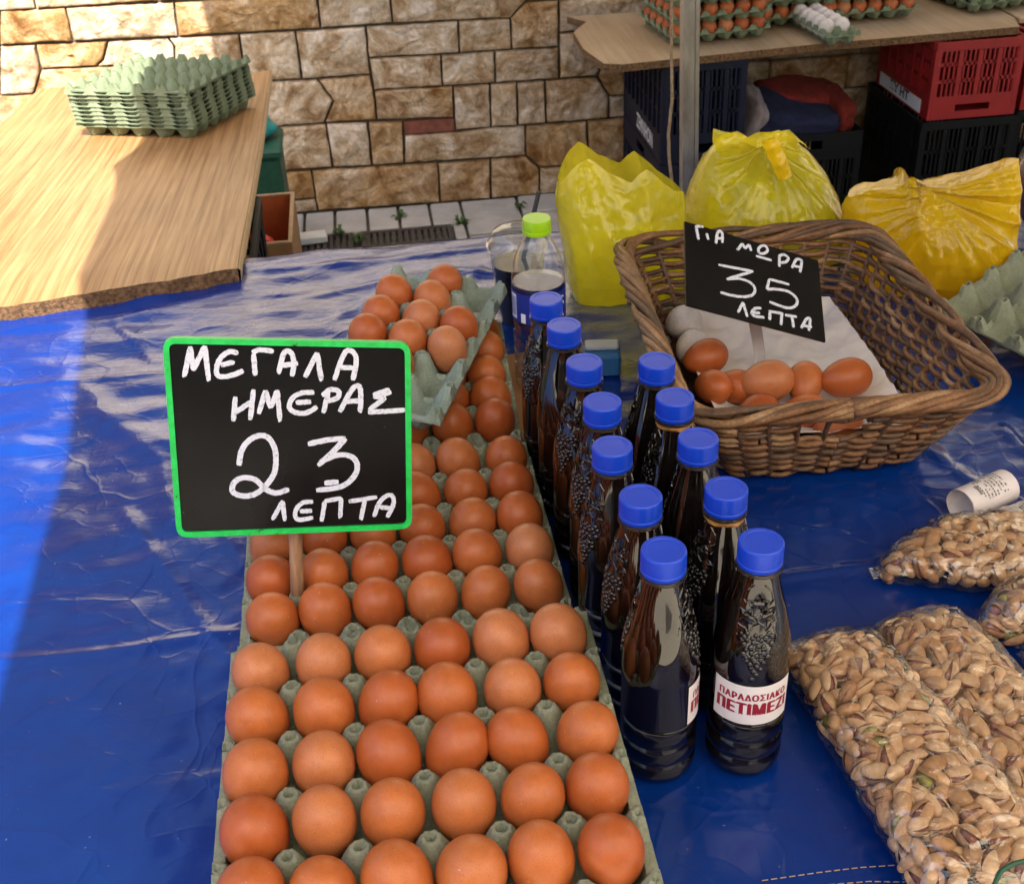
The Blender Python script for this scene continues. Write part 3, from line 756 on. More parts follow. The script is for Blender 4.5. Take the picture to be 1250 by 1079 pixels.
# ---------------------------------------------------------------- market table and its blue tarpaulin
X0, X1, Y0, Y1 = -1.25, 1.45, -0.12, 1.26
def back_edge(x): return 1.2637 - 0.009 * (x + 0.08) + 0.004 * math.sin(x * 23)
tb = thing('market_table', 'wooden trestle table hidden under the blue tarpaulin', 'table', (0.15, 0.3, GZ - .03))
mb = MB(); mb.box((X0 + .02, Y0 + .02, TZ - .034), (X1 - .02, Y1 - .06, TZ - .012)); part('tabletop', mb, M['table_wood'], tb, world=True)
for x in (X0 + .15, X1 - .15):
    for y in (Y0 + .14, Y1 - .16):
        mb = MB(); mb.box((x - .025, y - .025, GZ - .03), (x + .025, y + .025, TZ - .034)); part('leg', mb, M['table_wood'], tb, world=True)
creases = []
for pts, amp, wd in (([(-30, 806), (60, 800), (120, 794), (285, 768)], .0032, .005), ([(-20, 472), (60, 466), (120, 461), (210, 454)], .003, .005), ([(270, 480), (330, 470), (420, 462)], .002, .004), ([(960, 700), (1010, 693), (1085, 684)], .003, .004),
                    ([(1130, 540), (1180, 580), (1225, 605)], .0025, .005), ([(1225, 520), (1250, 545)], .003, .006), ([(150, 620), (250, 760), (285, 800)], .0025, .004), ([(225, 560), (300, 690)], .002, .006), ([(140, 390), (190, 440)], .0025, .006),
                    ([(600, 395), (660, 388), (720, 400)], .003, .008), ([(330, 330), (450, 318), (600, 300)], .004, .012), ([(320, 372), (420, 352), (560, 330), (640, 335)], .003, .010), ([(400, 392), (480, 350)], .003, .008), ([(560, 352), (620, 300)], .003, .008),
                    ([(-20, 972), (120, 966), (300, 940)], .0012, .003), ([(880, 960), (1000, 1040)], .0015, .006), ([(110, 500), (200, 560), (215, 640)], .003, .012), ([(100, 470), (160, 520), (220, 545)], .003, .012)):
    L = [at_z(*p)[:2] for p in pts]
    creases.append((L, amp, wd, min(p[0] for p in L) - .05, max(p[0] for p in L) + .05, min(p[1] for p in L) - .05, max(p[1] for p in L) + .05))
def seg_d(p, L):
    best = 9
    for a, b in zip(L, L[1:]):
        ab = b - a; t = max(0, min(1, ((p - a) @ ab) / (ab @ ab))); best = min(best, np.linalg.norm(p - a - ab * t))
    return best
def tarp_z(x, y):
    lf = max(0.0, min(1.0, (0.30 - x) / .25)); bk = max(0.0, min(1.0, (y - .45) / .5))
    z = 0.0024 * (0.25 + lf * .6 + bk * .6) * nz(x, y * 1.3, 1, 6) + .0009 * lf * (1 - 2.6 * abs(nz(x, y, 11, 5.5))) + .0022 * bk * (1 - 2.6 * abs(nz(x * .4, y, 5, 17))) + 0.0022 * (0.2 + lf * .5 + bk) * nz(x * .45, y, 2, 24) + .0007 * nz(x, y, 3, 45)
    p = np.array((x, y))
    for L, amp, wd, a, b, c, d in creases:
        if a < x < b and c < y < d:
            q = seg_d(p, L); 
            if q < wd * 4: z += amp * math.exp(-(q / wd) ** 2)
    return TZ - .0035 + z
NX, NY = 400, 236
P = []
for j in range(NY + 1):
    row = []
    for i in range(NX + 1):
        x = X0 + (X1 - X0) * i / NX; y = Y0 + (back_edge(x) - Y0) * j / NY
        row.append((x, y, tarp_z(x, y)))
    P.append(row)
def skirt(row, dy, seed):
    out = []
    for k in range(1, 9):
        t = k / 8; r = []
        for (x, y, z) in row:
            f = .018 * t * math.sin(x * 21 + seed) + .01 * t * nz(x, seed, 0, 9)
            r.append((x, y + dy * (.012 * min(1, t * 6) + f * .6), z - .004 - .36 * t))
        out.append(r)
    return out
P = skirt(P[0], -1, 1)[::-1] + P + skirt(P[-1], 1, 2)
mb = MB(); mb.grid(P)
tarp = thing('tarpaulin', 'glossy royal blue tarpaulin creased and draped over the market table', 'tablecloth', (0.15, 0.3, TZ))
o = part('sheet', mb, M['tarp'], tarp, world=True, angle=180)
mb = MB()
for L in ([(930, 1076), (1000, 1066), (1050, 1060), (1110, 1056)], [(1000, 1082), (1060, 1077), (1120, 1078)]):
    P3 = [at_z(*p) for p in L]
    D = []
    for a, b in zip(P3, P3[1:]):
        k = max(1, int(np.linalg.norm(b - a) / .0022))
        for i in range(k): D.append(a + (b - a) * i / k)
    for i in range(0, len(D) - 1): 
        if i % 3 != 2: mb.tube([tuple(D[i] + np.array((0, 0, .0015))), tuple(D[i + 1] + np.array((0, 0, .0015)))], .00042, 5)
part('seam', mb, M['seam'], tarp, world=True)

# ---------------------------------------------------------------- egg trays and eggs
PX, PY = 0.048, 0.0543
def tray_mesh(name, nx, ny, px, py, fine, mat, rough=0.0008, seed=0):
    """moulded pulp tray; origin under the centre of cell (0,0), cells go +x and +y"""
    half = [0, .0018, .0032, .0042, .0064, .0084, .011, .014, .018] if fine else [0, .0042, .0075, .011, .0165]
    def axis(n, p):
        a = []
        for c in range(n + 1):
            x = (c - .5) * p
            for h in half:
                if h > 0 and c > 0: a.append(x - h)
                if c < n: a.append(x + h)
                if h == 0 and c == n: a.append(x)
            if c < n: a.append(c * p)
        a = sorted(set(round(v, 6) for v in a))
        return [a[0] - .0045, a[0] - .002] + a + [a[-1] + .002, a[-1] + .0045]
    ax, ay = axis(nx, px), axis(ny, py)
    def h(x, y):
        ix = round(x / px + .5); iy = round(y / py + .5)
        dx, dy = abs(x - (ix - .5) * px), abs(y - (iy - .5) * py)
        d = max(dx, dy, (dx + dy) * .72)
        edge = ix <= 0 or iy <= 0 or ix >= nx or iy >= ny
        top = .0440 if edge else .0465
        if d < .0034: post = top - .006
        elif d < .0044: post = top
        elif d < .0072: post = top - .0006
        else: post = top - .001 - (d - .0072) * (2.3 if not edge else 2.2)
        cx, cy = x - round(x / px) * px, y - round(y / py) * py
        r = math.hypot(cx, cy)
        cup = .003 + 17 * max(0, r - .006) ** 1.75
        z = max(post, min(cup, .026))
        ex = max(-.5 * px - x, x - (nx - .5) * px, -.5 * py - y, y - (ny - .5) * py)
        if ex > -.0045:
            z = max(z, .0305 + .0018 * math.sin(x * 131) * math.sin(y * 131))
        if ex > .003: z = min(z, .030)
        return z + rough * nz(x + seed, y, seed, 160)
    mb = MB()
    P = [[(x + .0006 * nz(x, y, 5 + seed, 120), y + .0006 * nz(x, y, 9 + seed, 120), h(x, y)) for x in ax] for y in ay]
    mb.grid(P)
    if fine:   # a visible torn edge thickness
        rim = [P[0][i] for i in range(len(ax))] + [P[j][-1] for j in range(1, len(ay))] + [P[-1][i] for i in range(len(ax) - 2, -1, -1)] + [P[j][0] for j in range(len(ay) - 2, 0, -1)]
        n = len(rim); v = list(rim) + [(x, y, z - .0032) for x, y, z in rim]
        mb.add(v, [(i, (i + 1) % n, n + (i + 1) % n, n + i) for i in range(n)])
    me = mb.mesh(name, mat, True, 38)
    return me
def lathe_egg(name, mat, a=.0305, r=.0228):
    mb = MB(); prof = []
    n = 22
    for i in range(n + 1):
        t = math.pi * i / n; u = -math.cos(t)
        prof.append((max(1e-5, r * math.sin(t) * (1 + .13 * u - .02 * u * u)), a * u))
    mb.lathe(prof, 32, cap=False)
    me = mb.mesh(name, mat, True, 180); return me
EGG = lathe_egg('egg', M['egg']); EGGW = lathe_egg('white_egg', M['egg_white'])
T_FINE = tray_mesh('egg_tray', 6, 5, PX, PY, True, M['pulp'])
T_FINE2 = tray_mesh('egg_tray', 6, 5, PX, PY, True, M['pulp'], seed=3)
re = random.Random(5)
def egg(loc, label, group, me=None, s=None, tilt=.16, rot=None):
    o = link('egg', me or EGG, None, loc)
    k = s or re.uniform(.965, 1.035)
    o.scale = (k, k, k * re.uniform(.97, 1.03))
    o.rotation_euler = rot or (re.gauss(0, tilt), re.gauss(0, tilt), re.uniform(0, 6.28))
    return tag(o, label, 'egg', group)
ROWN = {0: 'front', 4: 'back'}
def lay(name_txt, me, x0, y0, z0, yaw, group, nx=6, ny=5, skip=(), px=PX, py=PY, first=None, rown=None, tlabel=None, under=True):
    rz = Matrix.Rotation(yaw, 3, 'Z')
    t = link('egg_tray', me, None, (x0, y0, z0), (0, 0, yaw)); tag(t, tlabel, 'egg tray', 'egg trays laid in a row')
    for j in range(ny):
        for i in range(nx):
            if (i, j) in skip: continue
            p = rz @ Vector((i * px, j * py, 0))
            rn = 'front' if j == 0 else 'back' if j == ny - 1 else ORD[j] + ' (from the front)'
            rn = {0: 'its front row', 1: 'its second row', 2: 'its middle row', 3: 'its fourth row', 4: 'its back row'}[j]
            cn = (['leftmost', 'second from left', 'third from left', 'third from right', 'second from right', 'rightmost'] if nx == 6 else ['leftmost', 'second from left', 'second from right', 'rightmost'])[i]
            egg((x0 + p.x + re.gauss(0, .0007), y0 + p.y + re.gauss(0, .0007), z0 + .0385 + re.gauss(0, .0008)), 'brown egg in %s, %s of %s' % (name_txt, cn, rn), group)
    return t
lay('the nearest egg tray', T_FINE, 0, 0, 0, 0, 'brown eggs in the nearest tray', tlabel='grey-green pulp egg tray nearest the camera, full of brown eggs')
lay('the tray with the sign stake', T_FINE2, -.0026, .3275, -.0409, .0084, 'brown eggs in the tray holding the price sign', tlabel='grey-green pulp egg tray holding the green framed price sign')
T_FOUR = tray_mesh('egg_tray', 4, 5, PX, PY, True, M['pulp'], seed=5)
lay('the farthest low tray', T_FOUR, -.0056 + 2 * PX, .6381 - .0043, -.0459, -.0445, 'brown eggs in the farthest low tray', tlabel='grey-green pulp egg tray half covered by the smaller tray on top', nx=4)
# short tray of eggs tipped on top of the farthest one
T_HALF = tray_mesh('egg_tray', 3, 6, .0473, .0535, True, M['pulp_blue'], seed=6)
pose = np.array([0.1581, 0.9081, 0.0484]); pose = CAM + (pose - CAM) * .985
HM = Matrix.Translation(Vector(pose)) @ Matrix.Rotation(-.3444, 4, 'Z') @ Matrix.Rotation(.1082, 4, 'Y') @ Matrix.Rotation(-.0141, 4, 'X')
q = HM @ Vector((0, -5 * .0535, -.0385))
t = link('egg_tray', T_HALF, None, q, HM.to_euler()); tag(t, 'short three-column pulp tray tipped on top of the brown eggs', 'egg tray', 'egg trays laid in a row')
for (c, r, lab) in ((1, 0, 'topmost brown egg at the back of the short tray on top'), (0, 1, 'leftmost brown egg of the second row in the short top tray'), (1, 1, 'brown egg just below the topmost one in the short top tray'),
                    (0, 2, 'leftmost brown egg of the full third row in the short top tray'), (1, 2, 'middle brown egg of the full third row in the short top tray'), (2, 2, 'rightmost brown egg of the third row in the short top tray'),
                    (0, 3, 'leftmost brown egg above the sign corner in the short top tray'), (1, 3, 'middle brown egg cut by the sign corner in the short top tray'), (2, 3, 'rightmost brown egg beside the two empty cups of the short top tray'),
                    (1, 4, 'brown egg mostly behind the sign edge in the short top tray')):
    egg(HM @ Vector((c * .0473, -r * .0535, 0)), lab, 'brown eggs in the short tray on top', s=.98)
# kraft cardboard under the farthest tray
mb = MB(); P = []
for j in range(12):
    P.append([(.19 + .118 * i / 12, .62 + .24 * j / 11, TZ + .003 + .003 * nz(i * .3, j * .3)) for i in range(13)])
mb.grid(P); P2 = [[(a, b, c - .003) for a, b, c in r] for r in P]; mb.grid(P2)
solo('cardboard', mb, M['card'], 'piece of kraft cardboard showing under the farthest egg tray', 'cardboard')

# ---------------------------------------------------------------- chalk lettering
def ribbon(mb, pts, wd, thick, mi=0, rs=None):
    """a brushed stroke in the xz plane (y = toward the viewer, negative)"""
    P = [Vector((p[0], 0, p[1])) for p in pts]
    D = []
    if len(P) > 2:      # smooth
        Q = [P[0] * 2 - P[1]] + P + [P[-1] * 2 - P[-2]]
        for i in range(1, len(Q) - 2):
            for k in range(6):
                t = k / 6; a, b, c, d = Q[i - 1], Q[i], Q[i + 1], Q[i + 2]
                D.append(.5 * ((2 * b) + (c - a) * t + (2 * a - 5 * b + 4 * c - d) * t * t + (3 * b - a - 3 * c + d) * t ** 3))
        D.append(P[-1])
    else:
        D = [P[0].lerp(P[1], k / 7) for k in range(8)]
    n = len(D); L = []; Rr = []
    sd = rs.uniform(0, 99)
    for i in range(n):
        T = (D[min(i + 1, n - 1)] - D[max(i - 1, 0)]); T.normalize(); N = Vector((-T.z, 0, T.x))
        e = 1.0 if 0 < i < n - 1 else .72
        w1 = wd * .5 * e * (1 + .22 * noise.noise(Vector((i * .9, sd, 0)))); w2 = wd * .5 * e * (1 + .22 * noise.noise(Vector((i * .9, sd, 7))))
        L.append(D[i] + N * w1); Rr.append(D[i] - N * w2)
    y = -thick * rs.uniform(.8, 1.4)
    v = [(p.x, y, p.z) for p in L] + [(p.x, y, p.z) for p in Rr] + [(p.x, 0.0001, p.z) for p in L] + [(p.x, 0.0001, p.z) for p in Rr]
    f = []
    for i in range(n - 1):
        f += [(i, n + i, n + i + 1, i + 1), (i, i + 1, 2 * n + i + 1, 2 * n + i), (n + i + 1, n + i, 3 * n + i, 3 * n + i + 1)]
    f += [(0, 2 * n, 3 * n, n), (n - 1, 2 * n - 1, 4 * n - 1, 3 * n - 1)]
    mb.add(v, f, mi)
def sign(name, label, corners, p0, nrm, sc6, strokes, wd, dbl):
    """flat board through p0: returns empty with local x right, z up, y away from the viewer"""
    c = [Vector(at_plane(px, py, p0, nrm)) for px, py in corners]
    X = ((c[1] - c[0]) + (c[2] - c[3])).normalized(); Z = ((c[0] - c[3]) + (c[1] - c[2])); Z = (Z - X * Z.dot(X)).normalized(); Y = Z.cross(X)
    o = sum(c, Vector((0, 0, 0))) / 4
    Mx = Matrix(((X.x, Y.x, Z.x, o.x), (X.y, Y.y, Z.y, o.y), (X.z, Y.z, Z.z, o.z), (0, 0, 0, 1)))
    inv = Mx.inverted()
    loc = [inv @ q for q in c]
    rs = random.Random(2); mb = MB()
    for S, ww in strokes:
        pts = []
        for (x, y) in S:
            q = inv @ Vector(at_plane(x, y, p0, nrm)); pts.append((q.x, q.z))
        ribbon(mb, pts, wd * ww, .0004, 0, rs)
        if dbl: ribbon(mb, [(x + rs.uniform(-1, 1) * wd * .22, z + rs.uniform(-1, 1) * wd * .22) for x, z in pts], wd * ww * .55, .0006, 0, rs)
    return Mx, loc, mb
def six(strokes, ox, oy, k, ww=1.0): return [([(ox + x * k, oy + y * k) for x, y in S], ww) for S in strokes]
W1 = six([[(120,220),(150,75)],[(150,75),(165,190)],[(165,190),(222,70)],[(222,70),(240,240)],
  [(385,105),(340,100),(300,130),(280,175),(285,215),(320,222),(370,210),(412,192)],[(300,165),(365,150)],
  [(470,215),(462,110)],[(455,105),(490,90),(560,97)],[(585,205),(605,120),(625,95),(650,110),(660,160),(650,220)],[(600,168),(680,155)],
  [(715,225),(775,105)],[(775,105),(795,240)],[(860,240),(890,150),(920,95),(955,105),(968,150),(950,240)],[(885,175),(960,180)],
  [(372,320),(362,440)],[(370,400),(450,345)],[(462,285),(445,435)],[(487,405),(520,290)],[(520,290),(545,375)],[(545,375),(578,290)],[(578,290),(592,440)],
  [(760,300),(710,300),(660,320),(637,365),(660,395),(720,400),(775,370)],[(670,350),(745,345)],
  [(805,400),(830,300)],[(800,315),(840,285),(880,295),(875,325),(820,345)],[(885,395),(930,310),(960,270),(985,275),(990,330),(985,395)],[(915,345),(985,340)],
  [(1130,285),(1050,312)],[(1140,297),(1060,318)],[(1050,318),(1112,328)],[(1112,325),(1030,385)],[(1025,397),(1110,392),(1215,385)]], 195, 405, .248)
W1 += six([[(390,175),(400,110),(430,60),(480,30),(530,35),(565,90),(572,160),(560,220),(520,275),(470,315),(410,325),(360,305),(365,260),(410,235),(470,245),(520,290),(570,310),(635,293)],
  [(730,70),(820,50),(915,42)],[(915,42),(860,100),(780,175)],[(790,158),(870,125),(940,130),(972,170),(955,230),(890,280),(770,297)],[(810,262),(880,255)]], 195, 525, .248, 1.12)
W1 += six([[(555,440),(605,350)],[(605,350),(615,445)],[(755,352),(700,360),(668,400),(680,440),(755,432)],[(690,400),(750,398)],[(797,450),(812,350)],[(812,350),(895,335)],[(893,335),(888,430)],
  [(930,352),(1070,330)],[(1010,345),(990,440)],[(1055,425),(1080,360),(1115,325),(1145,325),(1150,365),(1120,430)],[(1085,380),(1140,385)]], 195, 525, .248, .92)
c4 = np.array([[-0.0345, 0.2792, 0.3089], [0.143, 0.275, 0.2926], [0.1285, 0.2448, 0.142], [-0.049, 0.249, 0.1582]])
c4 = CAM + (c4 - CAM) * 1.12
nrm = np.cross(c4[1] - c4[0], c4[3] - c4[0]); nrm /= np.linalg.norm(nrm)
if nrm @ (CAM - c4[0]) < 0: nrm = -nrm
CORN1 = [(198, 412), (501, 418), (503, 645), (216, 656)]
Mx, loc, lmb = sign('s', '', CORN1, c4.mean(0), nrm, None, W1, .0042, True)
s1 = thing('price_sign', 'black price board with green frame and white hand lettering on a wooden stake', 'price sign', Mx.translation, Mx.to_euler())
def rrect(loc, ins, r, n=5):
    """rounded outline from four corners in the xz plane"""
    out = []; cen = sum((Vector((q.x, q.z)) for q in loc), Vector((0, 0))) / 4
    P = [Vector((q.x, q.z)) for q in loc]
    for i in range(4):
        a, b, c = P[i - 1], P[i], P[(i + 1) % 4]
        e1, e2 = (a - b).normalized(), (c - b).normalized()
        b = b + (e1 + e2) * ins
        p1, p2 = b + e1 * r, b + e2 * r
        for k in range(n + 1):
            t = k / n; out.append(p1 * (1 - t) ** 2 + b * 2 * t * (1 - t) + p2 * t * t)
    return out
def slab(mb, out, y0, y1, mi=0):
    n = len(out); v = [(p.x, y0, p.y) for p in out] + [(p.x, y1, p.y) for p in out]
    mb.add(v, [tuple(range(n)), tuple(range(2 * n - 1, n - 1, -1))] + [(i, n + i, n + (i + 1) % n, (i + 1) % n) for i in range(n)], mi)
mb = MB(); slab(mb, rrect(loc, .0012, .010), 0.0008, .004); part('board', mb, M['black_board'], s1)
mb = MB()
a, b = rrect(loc, 0, .011), rrect(loc, .0048, .006); n = len(a)
v = [(p.x, -.0012, p.y) for p in a] + [(p.x, -.0012, p.y) for p in b] + [(p.x, .0055, p.y) for p in a] + [(p.x, .0009, p.y) for p in b]
f = []
for i in range(n):
    j = (i + 1) % n
    f += [(i, j, n + j, n + i), (i, 2 * n + i, 2 * n + j, j), (n + i, n + j, 3 * n + j, 3 * n + i)]
mb.add(v, f); part('frame', mb, M['green_frame'], s1)
for v_ in range(len(lmb.v)): x, y, z = lmb.v[v_]; lmb.v[v_] = (x, y + .0006, z)
part('lettering', lmb, M['chalk'], s1, smooth=False)
foot = Mx.inverted() @ Vector(at_z(363.5, 735, -.005))
topz = 0.02
mb = MB(); dirv = (Vector((foot.x + .001, .011, topz)) - foot).normalized()
mb.tube([foot - dirv * .03, foot, foot + dirv * .02, foot.lerp(Vector((foot.x + .001, .011, topz)), .6), Vector((foot.x + .001, .011, topz))], [.0058, .0060, .0062, .0060, .0060], 10)
part('stake', mb, M['stake'], s1)

# ---------------------------------------------------------------- syrup bottles
BH = .215
PROF = [(.0265, 0.0), (.0292, .003), (.0302, .008), (.0304, .018), (.0293, .0195), (.0293, .021), (.0304, .0225), (.0304, .036), (.0293, .0375), (.0293, .039), (.0304, .0405), (.0304, .056), (.0294, .0575), (.0303, .0595),
        (.0301, .062), (.0301, .1005), (.0305, .1020), (.0305, .108), (.0300, .116), (.0289, .126), (.0272, .137), (.0249, .148), (.0223, .159), (.0197, .169), (.0175, .178), (.0159, .186), (.0152, .191), (.0150, .1935)]
def bottle_radius(z):
    for (r0, z0), (r1, z1_) in zip(PROF, PROF[1:]):
        if z0 <= z <= z1_: return r0 + (r1 - r0) * (z - z0) / max(1e-6, z1_ - z0)
    return PROF[-1][0]
def bottle_parts():
    body = MB(); body.lathe(PROF, 48)
    ring = MB(); ring.lathe([(.0150, .1925), (.0176, .1930), (.0178, .1942), (.0176, .1955), (.0150, .1960)], 40)
    cap = MB()
    cap.lathe([(.0166, .1962), (.0169, .1968), (.0169, .1993), (.0163, .1998), (.0163, .2006), (.0169, .2009), (.0169, .2128), (.0166, .2142), (.0158, .2150), (.0128, .2150), (.0124, .2145), (.0120, .2145), (.0001, .2146)], 96, cap=False,
              rfun=lambda r, z, a, i: r - (.0004 if (i % 2 and .2006 < z < .2135) else 0))
    emb = MB(); rg_ = random.Random(4)
    def on(u, z, rr, flat=.5):      # u: arc offset (m), z height
        r = bottle_radius(z); a = u / r
        M3 = Matrix.Rotation(a, 3, 'Z') @ Matrix.Diagonal((flat, 1, 1)).to_3x3()
        emb.ball((r * math.cos(a), r * math.sin(a), z), rr, M3, 9, 6)
    # bunch: jittered small berries narrowing to a point
    for k in range(15):
        z = .146 - .0027 * k; n = max(1, round(5.4 * (1 - k / 15) ** .8 + .3 * (k % 2)))
        for i in range(n):
            u = (i - (n - 1) / 2) * .0050 + (.0012 if k % 2 else -.0012) + rg_.uniform(-.0009, .0009)
            r = rg_.uniform(.0017, .0026); on(u, z + rg_.uniform(-.0012, .0012), (r, r, r * 1.15), rg_.uniform(.45, .75))
    def line(pts, r):
        D = []
        for i in range(len(pts) - 1):
            for k in range(5):
                u = pts[i][0] + (pts[i + 1][0] - pts[i][0]) * k / 5; z = pts[i][1] + (pts[i + 1][1] - pts[i][1]) * k / 5
                rr = bottle_radius(z) + .0002; a = u / rr; D.append((rr * math.cos(a), rr * math.sin(a), z))
        emb.tube(D, r, 6)
    # vine leaves: jagged outline and veins
    for cu, cz, sg_, ro in ((-.0075, .158, .0095, .5), (.0075, .160, .0090, -.5), (0, .170, .0085, 0)):
        P5 = []
        for k in range(16):
            a = 2 * math.pi * k / 15 + ro; r = sg_ * (1.0 if k % 3 == 0 else .62 if k % 3 == 1 else .74); P5.append((cu + r * math.sin(a) * .9, cz + r * math.cos(a) * 1.1))
        line(P5, .0007)
        for k in range(0, 15, 3): line([(cu, cz), P5[k]], .0006)
        on(cu, cz, (sg_ * .55, sg_ * .55, sg_ * .65), .16)
    for sgn in (-1, 1):
        line([(sgn * .004, .186), (sgn * .010, .180), (sgn * .0115, .173), (sgn * .0085, .170), (sgn * .0075, .174)], .0007)
        line([(sgn * .0125, .152), (sgn * .0155, .145), (sgn * .0140, .138), (sgn * .0115, .141)], .0007)
    emb2 = MB()
    emb2.v = [(-x, -y, z) for x, y, z in emb.v]; emb2.f = list(emb.f); emb2.m = list(emb.m); emb2.n = emb.n
    fr = MB(); fr.lathe([(.0150, .1875), (.0163, .1885), (.0166, .1905), (.0163, .1925), (.0150, .1932)], 40, rfun=lambda r, z, a, i: r + .0005 * math.sin(a * 5 + z * 900) + .0003 * math.sin(a * 13))
    return body, ring, cap, emb, emb2, fr
body, ring, cap_, emb, emb2, froth = bottle_parts()
BM = [b.mesh(n, m, True, 45) for b, n, m in ((body, 'body', M['syrup']), (ring, 'neck_ring', M['neck']), (cap_, 'cap', M['cap']), (emb, 'grape_relief', M['syrup']), (emb2, 'grape_relief', M['syrup']), (froth, 'froth_ring', M['froth']))]
def wrap_label(parent, ang, z0=.0605, z1_=.1000, half=1.10):
    r = .0308; mb = MB(); P = []
    for i in range(33):
        a = ang - half + 2 * half * i / 32; P.append([(r * math.cos(a), r * math.sin(a), z0 + (z1_ - z0) * j / 4) for j in range(5)])
    mb.grid(P); lab = part('label', mb, M['label_white'], parent, angle=180)
    mb = MB()
    for txt, wd_, ht_, zc, bold in (('ΠΑΡΑΔΟΣΙΑΚΟ', .0560, .0066, .0886, .045), ('ΠΕΤΙΜΕΖΙ', .0590, .0112, .0768, .060)):
        v, f = text_mesh(txt, 1.0, 0.0, space=1.16)
        xa, xb = min(q[0] for q in v), max(q[0] for q in v); ya, yb = min(q[1] for q in v), max(q[1] for q in v)
        for kk, (ox, oy) in enumerate(((-1, -.5), (0, .5), (1, -.5), (-.5, .6), (.5, 0))):
            v2 = []
            for x, y, z in v:
                rr = .03090 + .00003 * kk; a = ang + (((x - xa) / (xb - xa) - .5) * wd_ + ox * bold * ht_ * 1.6) / r; v2.append((rr * math.cos(a), rr * math.sin(a), zc + ((y - ya) / (yb - ya) - .5) * ht_ + oy * bold * ht_))
            mb.add(v2, f)
    part('lettering', mb, M['label_red'], lab, smooth=False)
CAPS = [((811, 680), 'left'), ((781, 614), 'left'), ((749, 556), 'left'), ((734, 499), 'left'), ((711, 451), 'left'), ((691, 406), 'left'), ((670, 373), 'left'),
        ((927, 672), 'right'), ((885, 605), 'right'), ((854, 545), 'right'), ((825, 494), 'right'), ((799, 449), 'right')]
BL = ['nearest bottle of the left row, its white label turned aside', 'second nearest syrup bottle in the left row beside the eggs', 'third nearest syrup bottle in the left row beside the eggs', 'middle syrup bottle of the left row of seven', 'third syrup bottle from the back of the left row', 'second syrup bottle from the back, behind the half hidden one', 'farthest syrup bottle of the left row, before the water bottle',
      'syrup bottle with a white and red label facing front', 'syrup bottle with brown froth under its cap, behind the labelled one', 'middle syrup bottle of the right row beside the basket', 'syrup bottle with amber froth ring beside the basket corner', 'farthest syrup bottle of the right row, at the basket rim']
frothy = {8, 10}
for k, ((px, py), row) in enumerate(CAPS):
    p = at_z(px, py, TZ + .2065)
    # turn: the relief faces the camera on the labelled bottle, sideways on the others
    face = math.atan2(CAM[1] - p[1], CAM[0] - p[0])
    turn = {0: face + 1.35, 7: face + .12}.get(k, face + random.Random(k).choice([-1.15, -.95, 1.1, 1.3]) + random.Random(k + 50).uniform(-.2, .2))
    t = thing('syrup_bottle', ('dark ' if k not in (7,) else '') + BL[k], 'bottle', (p[0], p[1], TZ), (random.Random(k).uniform(-.012, .012), random.Random(k + 9).uniform(-.012, .012), turn), 'dark syrup bottles with blue caps')
    for me, nm in ((BM[0], 'body'), (BM[1], 'neck_ring'), (BM[2], 'cap'), (BM[3], 'grape_relief'), (BM[4], 'grape_relief')):
        link(nm, me, t)
    if k in frothy: link('froth_ring', BM[5], t)
    if k == 7: wrap_label(t, .06)
    if k == 0: wrap_label(t, .57)

# ---------------------------------------------------------------- water bottle, cup, small box
p = at_z(655, 272, TZ + .215)
t = thing('water_bottle', 'clear water bottle with lime green cap and blue label, two thirds full', 'bottle', (p[0], p[1], TZ), (0, 0, math.atan2(CAM[1] - p[1], CAM[0] - p[0])))
def wprof(o=0.0):
    P = [(.022, 0), (.029, .003), (.0315, .008)]
    z = .012
    while z < .078: P += [(.0318, z), (.0318, z + .007), (.0300, z + .0095), (.0300, z + .0115)]; z += .0145
    P += [(.0318, .098), (.0318, .135), (.0318, .148), (.0305, .160), (.0268, .174), (.0215, .186), (.0165, .196), (.0140, .201), (.0135, .205)]
    return [(max(.001, r - o), z) for r, z in P]
mb = MB(); mb.lathe(wprof(), 48, cap=False); part('body', mb, M['pet'], t, angle=60)
mb = MB(); wp = [q for q in wprof(.0012) if q[1] < .142]; wp = [(wp[0][0], .0015)] + wp[1:] + [(wp[-1][0], .143)]; mb.lathe(wp, 40); part('water', mb, M['water'], t, angle=60)
mb = MB(); mb.lathe([(.0150, .203), (.0168, .2035), (.0168, .2075), (.0162, .208), (.0165, .209), (.0165, .2195), (.0158, .221), (.0001, .2212)], 72, cap=False, rfun=lambda r, z, a, i: r - (.0003 if i % 2 and z < .219 and z > .2085 else 0)); part('cap', mb, M['lime'], t)
mb = MB(); P = []
for i in range(65):
    a = 2 * math.pi * i / 64; P.append([(.0322 * math.cos(a), .0322 * math.sin(a), z) for z in (.099, .112, .125, .137)])
mb.grid(P); lab = part('label', mb, M['label_blue'], t, angle=180)
def wrap_rect(mb, a0, a1, z0, z1_, r=.0325, n=8):
    mb.grid([[(r * math.cos(a0 + (a1 - a0) * i / n), r * math.sin(a0 + (a1 - a0) * i / n), z) for z in (z0, z1_)] for i in range(n + 1)])
mb = MB(); wrap_rect(mb, -1.30, -.95, .103, .134); wrap_rect(mb, -.72, -.52, .100, .112)
for txt, size, zc, ac in (('Διός', .016, .1265, .62),):
    v, f = text_mesh(txt, size, .0004); mb.add([(.0325 * math.cos(ac + x / .0325), .0325 * math.sin(ac + x / .0325), zc + y) for x, y, z in v], f)
part('lettering', mb, M['print_white'], lab, smooth=False)
mb = MB(); wrap_rect(mb, -.30, .05, .1, .1365, .0324); part('green_stripe', mb, M['lime'], lab)
mb = MB()
for i in range(9): wrap_rect(mb, -1.27 + i * .035, -1.27 + i * .035 + (.012 if i % 3 else .02), .106, .131, .0327, 1)
